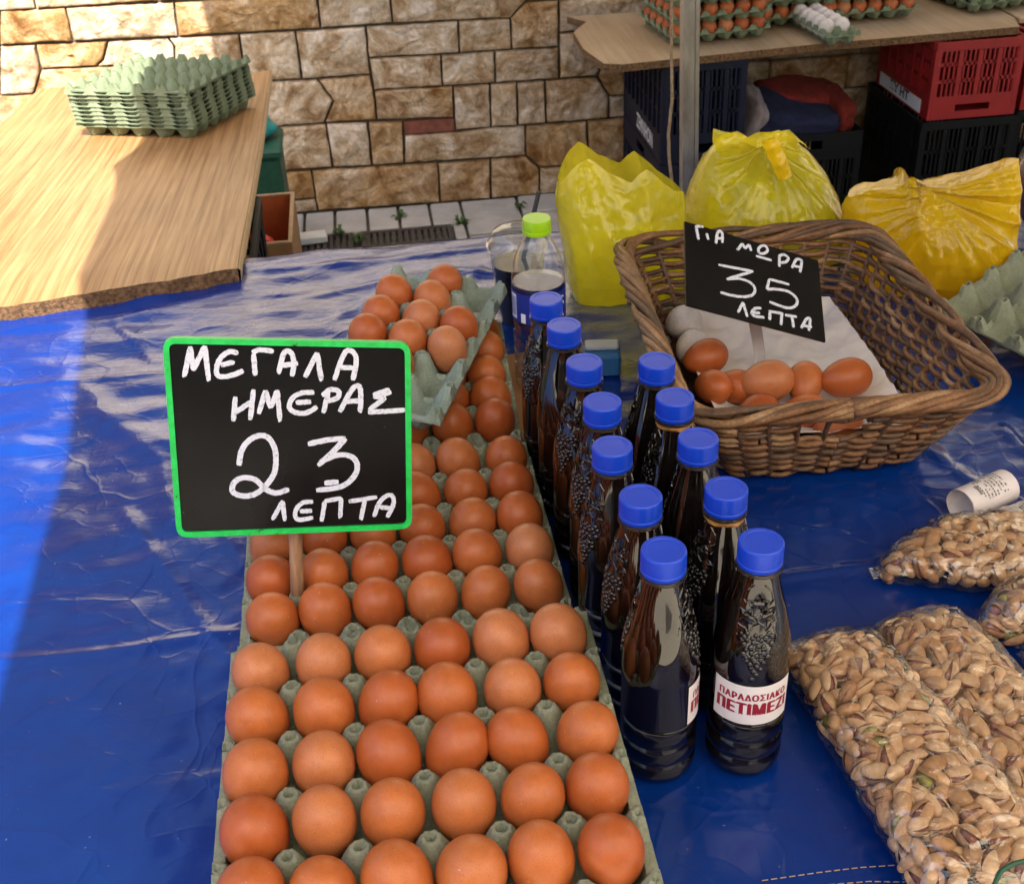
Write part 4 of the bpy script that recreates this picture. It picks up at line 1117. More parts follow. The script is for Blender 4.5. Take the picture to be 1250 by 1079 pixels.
for z in (.106, .112, .118, .124): wrap_rect(mb, -.17, -.10, z, z + .003, .0327, 2)
part('barcode', mb, M['label_blue'], lab)

p = at_z(624, 390, TZ)
t = thing('plastic_cup', 'clear plastic cup of dark coffee with domed lid and black straw', 'cup', (p[0] + .012, p[1] + .0, TZ))
mb = MB(); mb.lathe([(.026, 0), (.0275, .002), (.037, .105), (.0385, .108)], 40, cap=False); part('cup_wall', mb, M['cup'], t, angle=60)
mb = MB(); mb.lathe([(.0255, .002), (.0345, .085)], 40); part('coffee', mb, M['coffee'], t)
mb = MB(); mb.lathe([(.0385, .1075), (.0415, .108), (.0415, .112), (.038, .1135), (.036, .122), (.030, .130), (.020, .135), (.008, .1365), (.0075, .1345)], 40, cap=False); part('lid', mb, M['cup'], t, angle=60)
mb = MB(); mb.tube([(-.010, 0, .02), (.034, .02, .172)], .0032, 8); part('straw', mb, M['print_black'], t)

p = at_z(738, 458, TZ)
t = thing('small_box', 'small blue plastic box with pale lid behind the syrup bottles', 'box', (p[0], p[1] + .012, TZ), (0, 0, -.15))
mb = MB(); mb.box((-.024, -.018, 0), (.022, .018, .030), 0, None, .003); part('body', mb, M['box_blue'], t)
mb = MB(); mb.box((-.022, -.004, .0302), (.020, .017, .036), 0, None, .0015); part('lid', mb, M['box_lid'], t)

# ---------------------------------------------------------------- wicker basket
BC = Vector((.590, .697)); BYAW = -.05
def basket_pt(t, z, off=0.0):
    """t in 0..1 round the basket (starting mid near side, going +x), z height, off outward"""
    k = max(0, min(1, (z - TZ) / .116))
    hx, hy = .112 + .055 * k, .166 + .058 * k
    r = .045
    segs = [(hx - r, 'l'), (math.pi * r / 2, 'a'), (2 * (hy - r), 'l'), (math.pi * r / 2, 'a'), (2 * (hx - r), 'l'), (math.pi * r / 2, 'a'), (2 * (hy - r), 'l'), (math.pi * r / 2, 'a'), (hx - r, 'l')]
    L = sum(q[0] for q in segs); d = (t % 1) * L
    corner = [(hx - r, -hy + r, -90), (hx - r, hy - r, 0), (-hx + r, hy - r, 90), (-hx + r, -hy + r, 180)]
    x = y = nx = ny = 0
    starts = [((0, -hy), (1, 0)), None, ((hx, -hy + r), (0, 1)), None, ((hx - r, hy), (-1, 0)), None, ((-hx, hy - r), (0, -1)), None, ((-hx + r, -hy), (1, 0))]
    for i, (l, kd) in enumerate(segs):
        if d <= l or i == len(segs) - 1:
            if kd == 'l':
                (sx, sy), (dx, dy) = starts[i]; x, y = sx + dx * d, sy + dy * d; nx, ny = dy, -dx
            else:
                cx, cy, a0 = corner[i // 2]; a = R(a0) + d / r; nx, ny = math.cos(a), math.sin(a); x, y = cx + r * nx, cy + r * ny
            break
        d -= l
    x += nx * off; y += ny * off
    c, s_ = math.cos(BYAW), math.sin(BYAW)
    return Vector((BC.x + c * x - s_ * y, BC.y + s_ * x + c * y, z))
bk = thing('wicker_basket', 'flared brown wicker basket with braided rim and a hand hole, holding cracked eggs', 'basket', (BC.x, BC.y, TZ))
NS = 44
rb = random.Random(12)
hx0, hx1 = .531, .604
WM = [M['wick1'], M['wick2'], M['wick3']]
weave = MB(); z = TZ + .006; lvl = 0
while z < TZ + .103:
    rad0 = rb.uniform(.0026, .0040); ph = rb.uniform(0, 1); n = 420; pts = []; rads = []
    mi = rb.choices([0, 1, 2], [5, 2, 4])[0]
    def flush(mi):
        if len(pts) > 3: weave.tube(pts, rads, 7, mi)
    for i in range(n + 1):
        t = i / n
        off = .0040 * math.cos(math.pi * NS * t + math.pi * lvl)
        zz = z + .0022 * nz(t * 14, lvl * 3.1, 4) + .0016 * math.sin(t * 6.283 * 3 + lvl)
        p = basket_pt(t, zz, off + .001 * nz(t * 30, lvl))
        near = (t < .12 or t > .88)
        gap = near and hx0 < p.x < hx1 and TZ + .066 < z < TZ + .094
        brk = rb.random() < .012
        if gap or brk:
            flush(mi); pts = []; rads = []
            if brk: mi = rb.choices([0, 1, 2], [5, 2, 4])[0]
            if gap: continue
        pts.append(p); rads.append(rad0 * (1 + .16 * nz(t * 9, lvl * 2.3, 8)))
    flush(mi)
    z += rb.uniform(.0052, .0064); lvl += 1
part('weave', weave, WM, bk, world=True, angle=180)
st = MB()
for k in range(NS):
    t = (k + .5) / NS
    p = basket_pt(t, TZ + .08); near = (t < .12 or t > .88)
    if near and hx0 + .004 < p.x < hx1 - .004 and not (.562 < p.x < .580): continue
    st.tube([basket_pt(t, TZ + .002 + .112 * i / 8, .0006 * math.sin(i + k)) for i in range(9)], rb.uniform(.0030, .0038), 7, rb.choices([0, 1, 2], [3, 1, 4])[0])
part('stake', st, WM, bk, world=True, angle=180)
rim = MB()
for s_ in range(9):
    n = 300; ph = 2 * math.pi * s_ / 9; pts = []; rr = rb.uniform(.0036, .0050); rads = []; mi = [0, 1, 0, 2, 1, 0, 2, 0, 1][s_]; turns = 5 + s_ % 3
    for i in range(n + 1):
        t = i / n; a = ph + 2 * math.pi * turns * t + .5 * nz(t * 9, s_)
        pts.append(basket_pt(t, TZ + .1135 + .0078 * math.sin(a), .0095 * math.cos(a))); rads.append(rr * (1 + .15 * nz(t * 12, s_ * 5)))
        if rb.random() < .02 and len(pts) > 6:
            rim.tube(pts, rads, 8, mi); pts = pts[-3:]; rads = rads[-3:]; mi = rb.choices([0, 1, 2], [5, 3, 2])[0]
    if len(pts) > 2: rim.tube(pts, rads, 8, mi)
for k in range(16):     # cut rod ends poking out under the rim
    t = rb.random(); p0 = basket_pt(t, TZ + .101, .006); p1 = basket_pt(t + .018, TZ + .100, .0145); rim.tube([p0, p0.lerp(p1, .5), p1], .0038, 8, 1)
part('rim', rim, WM, bk, world=True, angle=180)
bs = MB(); P = []
for i in range(60):
    q = basket_pt(i / 60, TZ); c = Vector((BC.x, BC.y, TZ))
    P.append([(q.lerp(c, f).x, q.lerp(c, f).y, TZ + .006 + .001 * (j % 2)) for j, f in enumerate((0, .15, .3, .45, .6, .75, .9, .999))])
bs.grid(P, 0, True); part('base', bs, M['wick3'], bk, world=True)
# crumpled paper on the basket floor
mb = MB(); P = []
for j in range(61):
    row = []
    for i in range(49):
        u, v = -1 + 2 * i / 48, -1 + 2 * j / 60
        hx, hy = .108, .160
        x, y = u * hx * (1 - .05 * abs(v)) , v * hy
        e = max(abs(u), abs(v)); z = .020 + .034 * max(0, e - .55) ** 1.4 * 2.2 + .008 * abs(nz(x, y, 1, 16)) + .005 * abs(nz(x, y, 2, 40)) + .002 * nz(x, y, 3, 90)
        c, s_ = math.cos(BYAW), math.sin(BYAW)
        row.append((BC.x + c * x - s_ * y, BC.y + s_ * x + c * y, TZ + z))
    P.append(row)
mb.grid(P); solo('crumpled_paper', mb, M['paper'], 'crumpled white paper lining the bottom of the wicker basket', 'paper', angle=30)
for (x, y, z, lab, sc_, me, rot) in ((.497, .712, .004, 'brown egg lying by the left wall of the basket, beside the white egg', 1.0, EGG, (0, 1.45, .25)), (.489, .650, .000, 'brown egg at the near left corner inside the basket', .95, EGG, (1.3, 0, .2)),
        (.518, .655, -.006, 'brown egg half hidden between two eggs in the basket', .95, EGG, (1.4, 0, .8)), (.549, .640, .006, 'large brown egg in the middle of the basket row', 1.12, EGG, (0, 1.5, .0)), (.595, .640, -.002, 'shiny dark brown egg right of the large one in the basket', .98, EGG, (0, 1.2, 1.2)),
        (.640, .632, .004, 'rightmost brown egg in the basket', 1.08, EGG, (0, 1.5, .1)), (.492, .800, .006, 'larger white egg at the back left of the basket', 1.0, EGGW, (.9, .2, .2)), (.492, .752, -.004, 'white egg half hidden below the larger white one', .95, EGGW, (0, 1.4, 1)),
        (.527, .600, -.010, 'brown egg just behind the near basket rim', .98, EGG, (0, 1.4, .3)), (.580, .595, -.012, 'brown egg under the large one, at the basket rim', .95, EGG, (0, 1.4, -.3)), (.606, .560, -.014, 'brown egg showing through the hand hole of the basket', 1.0, EGG, (0, 1.4, .1))):
    egg((x, y, z), lab, 'eggs in the wicker basket', me, sc_ * .93, 0, rot)
# small black sign
c4 = np.array([[0.4522, 0.6649, 0.1992], [0.6065, 0.6667, 0.1385], [0.5871, 0.5751, 0.0865], [0.4329, 0.5733, 0.1473]])
c4 = CAM + (c4 - CAM) * 1.06
nrm = np.cross(c4[1] - c4[0], c4[3] - c4[0]); nrm /= np.linalg.norm(nrm)
if nrm @ (CAM - c4[0]) < 0: nrm = -nrm
W2 = six([[(180,215),(160,110)],[(155,108),(220,110)],[(245,165),(258,215)],[(320,245),(330,170),(350,145),(370,170),(370,240)],[(325,205),(375,205)],
  [(490,298),(530,245)],[(530,245),(550,285)],[(550,285),(585,255)],[(585,255),(600,305)],[(690,260),(660,285),(665,320),(700,325),(730,305),(720,270),(690,260)],[(640,345),(765,380)],
  [(825,430),(825,340)],[(820,345),(860,335),(895,360),(880,390),(835,400)],[(925,440),(960,375),(1000,380),(1000,420),(990,475)],[(945,425),(1000,435)],
  [(340,415),(615,468)],[(615,468),(405,530)],[(405,530),(500,525),(590,555),(630,605),(610,655),(540,670),(450,660),(355,635)],
  [(905,573),(745,530)],[(745,530),(725,610)],[(725,610),(800,610),(900,630),(965,690),(950,745),(880,758),(745,710)],
  [(495,795),(535,715)],[(535,715),(570,830)],[(680,760),(630,765),(605,800),(630,825),(705,835)],[(615,795),(670,800)],[(748,855),(750,790)],[(740,785),(855,805)],[(845,805),(838,895)],
  [(870,815),(965,830)],[(925,825),(938,915)],[(1000,920),(1040,850),(1070,850),(1060,940)],[(1015,900),(1085,910)]], 825, 260, .153)
Mx, loc, lmb = sign('s2', '', [(836, 270), (999, 318), (1008, 417), (838, 372)], c4.mean(0), nrm, None, W2, .0034, False)
s2 = thing('price_sign', 'small frameless black price card stuck in the wicker basket on a clear stake', 'price sign', Mx.translation, Mx.to_euler())
P4 = [Vector((q.x, q.z)) for q in loc]
mb = MB(); slab(mb, P4, .0004, .0030); part('board', mb, M['black_board'], s2, smooth=False)
part('lettering', lmb, M['chalk'], s2, smooth=False)
inv = Mx.inverted()
a0 = inv @ Vector(at_plane(924, 385, c4.mean(0), nrm)); b0 = inv @ Vector(at_z(930, 446, TZ + .030))
mb = MB(); a1 = Vector((a0.x, .0045, a0.z)); dx = Vector((.0075, 0, 0)); dy = Vector((0, .0022, 0))
v = [a1 - dx, a1 + dx, a1 + dx + dy, a1 - dx + dy, b0 - dx, b0 + dx, b0 + dx + dy, b0 - dx + dy]
mb.add(v, [(0, 1, 2, 3), (7, 6, 5, 4), (0, 4, 5, 1), (1, 5, 6, 2), (2, 6, 7, 3), (3, 7, 4, 0)]); part('stake', mb, M['acrylic'], s2, smooth=False)

# ---------------------------------------------------------------- yellow carrier bags
def bag(name, label, left, right, top, y0, b, mat, seed, knot=None, gather=.16, slope=0.0, xc=0.0):
    """silhouette of a film bag standing at depth y0: left and right edges bottom -> top, top edge left -> right (photo pixels)"""
    P0, NN = np.array((xc, y0, 0.0)), np.array((-slope, 1.0, 0.0))      # upright plane the bag stands along
    at = lambda px, py: at_plane(px, py, P0, NN)
    Lp = [at(*q) for q in left]; Rp = [at(*q) for q in right]; Tp = [at(*q) for q in top]
    kn = None if knot is None else at(*knot)
    zb = TZ + .001
    def prof(Q):
        z = [max(zb, q[2]) for q in Q]; z0, z1_ = z[0], z[-1]
        return [(a - z0) / (z1_ - z0) for a in z], [q[0] for q in Q]
    lv, lx = prof(Lp); rv, rx = prof(Rp)
    ts = [(q[0] - Tp[0][0]) / (Tp[-1][0] - Tp[0][0]) for q in Tp]; tz = [q[2] for q in Tp]
    nseg, nlev = 200, 90
    t = thing(name, label, 'carrier bag', ((lx[0] + rx[0]) / 2, y0, TZ), (0, 0, 0), 'yellow carrier bags behind the basket')
    def ridge(x, y, z): return 1 - 2.4 * abs(noise.noise(Vector((x, y, z))))
    P = []
    for i in range(nseg):
        th = 2 * math.pi * i / nseg; row = []
        cx, sx = math.cos(th), math.sin(th)
        for j in range(nlev + 1):
            v = j / nlev
            ex = .70 + .25 * min(1, v * 1.4)
            s_ = .5 + .5 * math.copysign(abs(cx) ** ex, cx)
            xl, xr = float(np.interp(v, lv, lx)), float(np.interp(v, rv, rx))
            x = xl + (xr - xl) * s_
            z = zb + (float(np.interp(s_, ts, tz)) - zb) * v
            d = b * (min(1, .80 + v * 1.2) if v < .3 else 1 - (1 - gather) * max(0, (v - .42) / .58) ** 1.5)
            y = math.copysign(abs(sx) ** ex, sx) * d
            side = 1 if sx < 0 else -1
            q = .0030 * ridge(x * 17 + seed, z * 13, side * 3.1) + .0022 * ridge(x * 34, z * 26 + seed, side * 1.7) + .0011 * ridge(x * 70, z * 60, seed + side)
            q += .0040 * noise.noise(Vector((x * 24 + seed, z * 5, side * 7.0))) * (1 - v * .4)
            if kn is not None:
                dx, dz = x - kn[0], z - kn[2]; rr = math.hypot(dx, dz); a = math.atan2(dz, dx)
                q += .010 * ridge(math.cos(a) * 3.4 + seed, math.sin(a) * 3.4, side * 2.0) * math.exp(-((rr - .045) / .075) ** 2) + .004 * ridge(math.cos(a) * 9, math.sin(a) * 9 + seed, side) * math.exp(-(rr / .12) ** 2)
            else:
                q += .013 * ridge(x * 10 + seed + z * 2, z * 2.5, side * 2.0) * min(1, .4 + v * 1.4) + .006 * ridge(x * 24 + seed + z * 8, z * 5, side)
            edge = min(1, abs(sx) * 2.2)
            y += -side * 0 + (-1 if sx < 0 else 1) * q * edge * (.35 + .65 * min(1, v * 2.5))
            x += .002 * noise.noise(Vector((z * 26, seed, side))) * (1 - edge)
            row.append((x, y0 + slope * (x - xc) + y, max(zb, z + .0015 * noise.noise(Vector((x * 60, seed, side))) * v)))
        P.append(row)
    mb = MB(); mb.grid(P, 0, True)
    mb.add([p[0] for p in P], [tuple(range(len(P) - 1, -1, -1))])
    if gather < .3: mb.add([p[-1] for p in P], [tuple(range(len(P)))])
    part('sack', mb, mat, t, world=True, angle=180)
    return t
def flap(parent, name, A, B, y0, bulge, mat, seed, rough=.006):
    """a loose ear or handle of film between two traced edges"""
    A = [Vector(at_y(px, py, y0)) for px, py in A]; B = [Vector(at_y(px, py, y0)) for px, py in B]; P = []
    def ll(Q, t):
        f = t * (len(Q) - 1); i = min(int(f), len(Q) - 2); return Q[i].lerp(Q[i + 1], f - i)
    for i in range(31):
        t = i / 30; a, c = ll(A, t), ll(B, t); row = []
        for j in range(21):
            u = j / 20; p = a.lerp(c, u)
            w_ = math.sin(math.pi * u) * bulge + rough * (1 - 2.4 * abs(nz(p.x + seed, p.z, seed, 34))) + .003 * nz(p.x, p.z, seed + 3, 90)
            row.append((p.x, p.y - w_, p.z))
        P.append(row)
    mb = MB(); mb.grid(P); part(name, mb, mat, parent, world=True, angle=180)
b1 = bag('carrier_bag', 'open-topped lemon yellow plastic bag beside the water bottle', [(712, 384), (698, 370), (692, 340), (686, 300), (681, 268), (678, 240), (681, 222)], [(822, 384), (832, 366), (838, 330), (838, 290), (837, 262), (836, 244), (834, 234)],
         [(681, 222), (690, 207), (702, 193), (713, 186), (722, 190), (736, 201), (750, 206), (763, 210), (772, 199), (781, 195), (792, 203), (806, 216), (820, 226), (834, 234)], 1.02, .055, M['bag_lemon'], 3.0, None, .45)
b2 = bag('carrier_bag', 'knotted yellow plastic bag in the middle, standing behind the basket', [(855, 390), (842, 370), (836, 330), (832, 290), (836, 258), (843, 236), (853, 208), (866, 184), (880, 172)], [(1010, 390), (1024, 370), (1029, 330), (1030, 285), (1027, 258), (1018, 232), (1003, 204), (985, 183), (968, 168)],
         [(880, 172), (900, 169), (915, 172), (926, 174), (940, 170), (955, 165), (968, 168)], 1.10, .085, M['bag_sun'], 11.0, (932, 170), .12)
flap(b2, 'handle', [(872, 184), (869, 170), (870, 157)], [(926, 178), (915, 168), (900, 160)], 1.085, .006, M['bag_sun'], 2)
flap(b2, 'handle', [(905, 172), (925, 162), (948, 158)], [(930, 180), (940, 170), (950, 172)], 1.075, .008, M['bag_sun'], 5)
flap(b2, 'handle', [(934, 176), (948, 160), (962, 157)], [(958, 178), (978, 172), (990, 184)], 1.085, .006, M['bag_sun'], 7)
flap(b2, 'handle', [(929, 172), (937, 192), (946, 210), (950, 220)], [(948, 166), (956, 184), (964, 203), (966, 214)], 1.020, .005, M['bag_gold'], 9, .0025)
b3 = bag('carrier_bag', 'golden yellow plastic bag with one ear up, right of the basket', [(1062, 402), (1046, 390), (1038, 350), (1033, 310), (1029, 275), (1029, 252), (1036, 240)], [(1198, 402), (1210, 385), (1219, 350), (1232, 305), (1240, 262), (1245, 226), (1243, 194)],
         [(1036, 240), (1055, 228), (1080, 224), (1096, 222), (1104, 209), (1110, 211), (1116, 223), (1132, 226), (1150, 223), (1168, 217), (1190, 212), (1212, 204), (1230, 196), (1243, 194)], .950, .066, M['bag_gold'], 23.0, (1128, 228), .14, -.55, .87)
# things inside or beside the bags
T_MID = tray_mesh('egg_tray', 6, 5, PX, PY, False, M['pulp'], seed=2)
T_GRN = tray_mesh('egg_tray', 6, 5, PX, PY, False, M['pulp_green'], seed=4)
T_S = tray_mesh('egg_tray', 3, 3, .044, .05, False, M['pulp_blue'], seed=8)
for k in range(2):
    o = link('egg_tray', T_S, None, (.675 + .01 * k, 1.05, TZ + .015 + .035 * k), (.5, .1, .3 + .2 * k)); tag(o, ['lower', 'upper'][k] + ' small blue-green egg tray seen faintly through the knotted yellow bag', 'egg tray', 'egg trays inside the bag')
o = link('egg_tray', T_FINE2, None, (.962, .585, TZ + .004), (R(5), R(-10), R(28))); tag(o, 'empty grey-green egg tray propped up at the right of the basket', 'egg tray')
q = at_y(1262, 285, 1.08)
nb = thing('nut_bag', 'clear bag of dark reddish nuts at the right edge beside the golden bag', 'bag', (q[0] + .03, q[1], TZ))
mb = MB(); mb.ball((0, 0, .085), (.07, .05, .09), None, 30, 18)
mb.v = [(x * (1 + .05 * nz(x, y, z, 20)), y * (1 + .05 * nz(x, y, z, 20)), max(0.002, z + .004 * nz(x, y, z, 40))) for x, y, z in mb.v]
part('nuts', mb, M['nut_brown'], nb, angle=180)
mb2 = MB(); mb2.ball((0, 0, .088), (.075, .055, .094), None, 36, 22)
mb2.v = [(x * (1 + .06 * nz(x, y, z, 24)), y * (1 + .06 * nz(x, y, z, 24)), max(0.001, z + .012 * max(0, (z - .12) / .05) + .006 * nz(x, y, z, 34))) for x, y, z in mb2.v]
part('film', mb2, M['film'], nb, angle=180)

# ---------------------------------------------------------------- pistachios in clear bags
def nut_mesh(opening, seed, kernel):
    mb = MB(); rr = random.Random(seed)
    a, b, c = .0105, .0063, .0060; ns, nr = 12, 9
    for sgn in (1, -1):
        v = []; f = []
        for i in range(nr + 1):
            t = math.pi * i / nr; x = -a * math.cos(t); w_ = math.sin(t) ** .85 * (1 - .20 * math.cos(t) * -1 * .9)
            for j in range(ns // 2 + 1):
                ph = math.pi * j / (ns // 2)
                y = b * w_ * math.cos(ph); z = c * w_ * math.sin(ph) * 1.0
                z2 = sgn * z; ang = sgn * opening
                # hinge at x=-a: opens toward the tip
                xx = -a + (x + a) * math.cos(ang) - z2 * math.sin(ang); zz = (x + a) * math.sin(ang) + z2 * math.cos(ang)
                v.append((xx, y * (1 + .03 * rr.uniform(-1, 1)), zz))
        m = ns // 2 + 1
        for i in range(nr):
            for j in range(m - 1):
                q = (i * m + j, i * m + j + 1, (i + 1) * m + j + 1, (i + 1) * m + j)
                f.append(q if sgn < 0 else q[::-1])
        mb.add(v, f, 0)
    mb.ball((.0004, 0, 0), (a * .86, b * .84, c * .84), None, 9, 7, 1)
    return mb
NUTS = [nut_mesh(o_, k, kr) for k, (o_, kr) in enumerate(((.04, 0), (.14, 0), (.22, 0), (.29, 1), (.18, 1), (.09, 0)))]
NUT_ME = [mb.mesh('pistachio', [M['shell'], M['kernel_green'] if k == 3 else M['kernel_red']], True, 60) for k, mb in enumerate(NUTS)]
# axis start, axis end, half width at start and end, height, (pointed start, pointed end), label words
PB = [((.478, .252), (.516, -.045), .041, .060, .048, (0, 0), 'large clear bag of pistachios lying nearest the syrup bottles', 'pistachio in the clear bag lying nearest the syrup bottles'),
      ((.570, .270), (.594, .01), .038, .058, .040, (0, 0), 'clear pistachio bag with a peaked corner, between two other bags', 'pistachio in the peaked clear bag between two other bags'),
      ((.668, .215), (.725, -.02), .040, .055, .044, (.5, 0), 'clear pistachio bag cut by the right edge, below the small pointed bag', 'pistachio in the clear bag at the right edge'),
      ((.575, .348), (.81, .340), .044, .052, .040, (.8, 0), 'plump clear bag of pistachios lying crosswise below the paper rolls', 'pistachio in the plump clear bag below the paper rolls'),
      ((.618, .243), (.78, .262), .030, .042, .046, (.9, 0), 'clear pistachio bag with a twisted point, entering from the right', 'pistachio in the twisted clear bag entering from the right')]
rp = random.Random(21)
class Pillow:
    def __init__(s, spec):
        (ax, ay), (bx, by), s.w0, s.w1, s.H, s.pt = spec[:6]
        s.a = Vector((ax, ay)); d = Vector((bx, by)) - s.a; s.L = d.length; s.d = d / s.L; s.n = Vector((-s.d.y, s.d.x))
    def dims(s, u):      # u 0..1 -> half width, height
        e = 1 - abs(2 * u - 1) ** 8
        w_ = s.w0 + (s.w1 - s.w0) * u
        f0 = min(1, u / .35); w_ *= 1 - s.pt[0] * (1 - f0) ** 1.3
        f = max(0.0, e) ** .5
        h = s.H * (.10 + .90 * f) * (1 - .55 * s.pt[0] * (1 - f0) ** 2)
        return w_ * (.97 + .03 * f), h
    def pt3(s, u, ph, ins=0.0):   # ph angle round the section: 0 = +n side, pi/2 top, pi = -n side
        w_, h = s.dims(u); w_ = max(.004, w_ - ins); hh = max(.003, h / 2 - ins)
        c, sn = math.cos(ph), math.sin(ph)
        x = math.copysign(abs(c) ** .75, c) * w_; z = h / 2 + math.copysign(abs(sn) ** .8, sn) * hh
        uu = ins * .8 / s.L + u * (1 - 1.6 * ins / s.L)
        p = s.a + s.d * (s.L * uu) + s.n * x
        return Vector((p.x, p.y, TZ + .001 + z))
PIL = [Pillow(q) for q in PB]
def in_view(p, mx=30):
    v = np.array(p) - CAM; zc = v @ _f
    px, py = 625 + F_PX * (v @ _r) / zc, 539.5 - F_PX * (v @ _u) / zc
    return px < 1250 + mx and py < 1079 + mx
top = []; fill = []
for k, P_ in enumerate(PIL):
    placed = []
    for tries in range(14000):
        u = rp.random(); ph = rp.uniform(-.75, math.pi + .75)
        p = P_.pt3(u, ph, .0066)
        if not in_view(p): continue
        if any((p - q).length < .0114 for q in placed): continue
        placed.append(p)
        e = .01; nrm_ = (P_.pt3(min(1, u + e), ph, .0058) - P_.pt3(max(0, u - e), ph, .0058)).cross(P_.pt3(u, ph + .05, .0058) - P_.pt3(u, ph - .05, .0058))
        if nrm_.length < 1e-9: nrm_ = Vector((0, 0, 1))
        nrm_.normalize()
        if nrm_.dot(p - Vector((*(P_.a + P_.d * (P_.L * u)), TZ + P_.H / 2))) < 0: nrm_ = -nrm_
        Rm = nrm_.to_track_quat('Z', 'Y').to_matrix().to_4x4() @ Matrix.Rotation(rp.uniform(0, 6.283), 4, 'Z') @ Matrix.Rotation(rp.gauss(0, .30), 4, 'Y') @ Matrix.Rotation(rp.uniform(0, 6.283), 4, 'X')
        sc_ = rp.uniform(.88, 1.1)
        Tm = Matrix.Translation(p) @ Rm @ Matrix.Scale(sc_, 4)
        facing = nrm_.dot((Vector(CAM) - p).normalized())
        top.append(((Vector(CAM) - p).length + (0 if facing > -.1 else 5), k, Tm))
    for tries in range(2500):     # second layer that closes the gaps
        u = rp.random(); ph = rp.uniform(-.4, math.pi + .4); p = P_.pt3(u, ph, .0150)
        if not in_view(p): continue
        if any((p - q).length < .0116 for q in fill[-400:]): continue
        fill.append(p)
top.sort(key=lambda q: q[0])
print('nuts', len(top), 'fill', len(fill))
for d_, k, Tm in top[:300]:
    o = link('pistachio', NUT_ME[rp.choices(range(6), [4, 4, 3, 1, 3, 4])[0]]); o.matrix_world = Tm
    tag(o, PB[k][7], 'pistachio', PB[k][6])
mb = MB()
for Tm in [q[2] for q in top[300:]] + [Matrix.Translation(p) @ Matrix.Rotation(rp.uniform(0, 6.28), 4, (rp.gauss(0, 1), rp.gauss(0, 1), rp.gauss(0, 1))) for p in fill]:
    src = NUTS[rp.choices(range(6), [4, 4, 3, 1, 3, 4])[0]]
    b0 = mb.n; mb.v += [tuple(Tm @ Vector(p)) for p in src.v]; mb.f += [tuple(i + b0 for i in q) for q in src.f]; mb.m += src.m; mb.n += src.n
solo('pistachio_filling', mb, [M['shell'], M['kernel_red']], 'further pistachios filling the clear bags under the visible top layer', 'pistachios', kind='stuff', angle=60)
for k, P_ in enumerate(PIL):
    c = P_.a + P_.d * (P_.L / 2)
    t = thing('pistachio_bag', PB[k][6], 'bag', (c.x, c.y, TZ), (0, 0, 0), 'clear bags of pistachios')
    mb = MB(); G = []
    for i in range(110):
        ph = 2 * math.pi * i / 110; row = []
        for j in range(161):
            u = j / 160; p = P_.pt3(u, ph, -.0016)
            q = .0020 * nz(p.x, p.y, p.z + k, 45) + .0024 * (1 - 2.4 * abs(nz(p.x, p.y, p.z + k, 52))) + .0013 * (1 - 2.4 * abs(nz(p.x, p.y, p.z + k, 120)))
            cen = Vector((*(P_.a + P_.d * (P_.L * u)), TZ + P_.dims(u)[1] / 2)); dv = (p - cen); dv = dv / max(dv.length, 1e-6)
            p = p + dv * q
            row.append((p.x, p.y, max(TZ + .0004, p.z)))
        G.append(row)
    mb.grid(G, 0, True); part('film', mb, M['film'], t, world=True, angle=180)
    # flat crimped seal at the start of the bag
    mb = MB(); G = []
    w_, h = P_.dims(0.0)
    for i in range(25):
        x = -w_ + 2 * w_ * i / 24
        G.append([tuple(P_.pt3(0, math.pi / 2, 0).lerp(P_.pt3(0, math.pi / 2, 0), 0) + Vector((*(P_.n * x - P_.d * (.010 * j / 3)), -h * .5 + .0012 * math.sin(i * 1.3 + j)))) for j in range(4)])
    mb.grid(G); part('seal', mb, M['film'], t, world=True, angle=180)

# ---------------------------------------------------------------- receipt rolls, green cord
for k, (a, b, r, lab) in enumerate((((1172, 618), (1242, 586), .0185, 'curled printed receipt paper roll on the blue tarpaulin, left of a smaller curl'), ((1226, 640), (1290, 614), .0160, 'smaller receipt paper curl cut by the right edge'))):
    p0, p1 = Vector(at_z(*a, TZ + r)), Vector(at_z(*b, TZ + r)); ax = (p1 - p0).normalized(); L = .066
    t = thing('receipt_roll', lab, 'receipt', p0, (0, 0, math.atan2(ax.y, ax.x)), 'curled receipts')
    def sp(th): return r * (1 - .010 * th)
    mb = MB(); G = []
    for i in range(90):
        th = -1.3 + 8.2 * i / 89; q = sp(th + 1.3); G.append([(L * j / 3, -q * math.cos(th), q * math.sin(th)) for j in range(4)])
    mb.grid(G); part('paper', mb, M['receipt'], t, angle=180)
    mb = MB(); rr = random.Random(k); th0 = .5
    def mark(x0, x1, th_a, th_b):
        q = r * 1.012
        G = [[(x, -q * math.cos(th), q * math.sin(th)) for x in (x0, x1)] for th in (th_a, (th_a + th_b) / 2, th_b)]
        mb.grid(G)
    for row in range(9):
        x0 = .014 + row * .0044
        if row == 0:
            for c_ in range(6): mark(x0 + .0006, x0 + .0035, .95 + c_ * .11, 1.02 + c_ * .11)
            continue
        th = .55
        while th < 2.1:
            w_ = rr.uniform(.05, .16); 
            if rr.random() < .75: mark(x0, x0 + .0014, th, th + w_)
            th += w_ + .05
    part('print', mb, M['print_black'], t, angle=180)
mb = MB(); pts = []
for px, py, z in ((1212, 1100, .012), (1214, 1078, .018), (1222, 1062, .022), (1236, 1054, .022), (1256, 1049, .020), (1280, 1046, .01)): pts.append(Vector(at_z(px, py, z)))
D = []
for i in range(len(pts) - 1):
    for k in range(6): D.append(pts[i].lerp(pts[i + 1], k / 6))
for _ in range(3): D = [D[0]] + [(D[i - 1] + D[i] * 2 + D[i + 1]) / 4 for i in range(1, len(D) - 1)] + [D[-1]]
mb.tube(D, .0017, 8); solo('string', mb, M['cord_green'], 'thin dark green string curving over the pistachio bag corner', 'string')

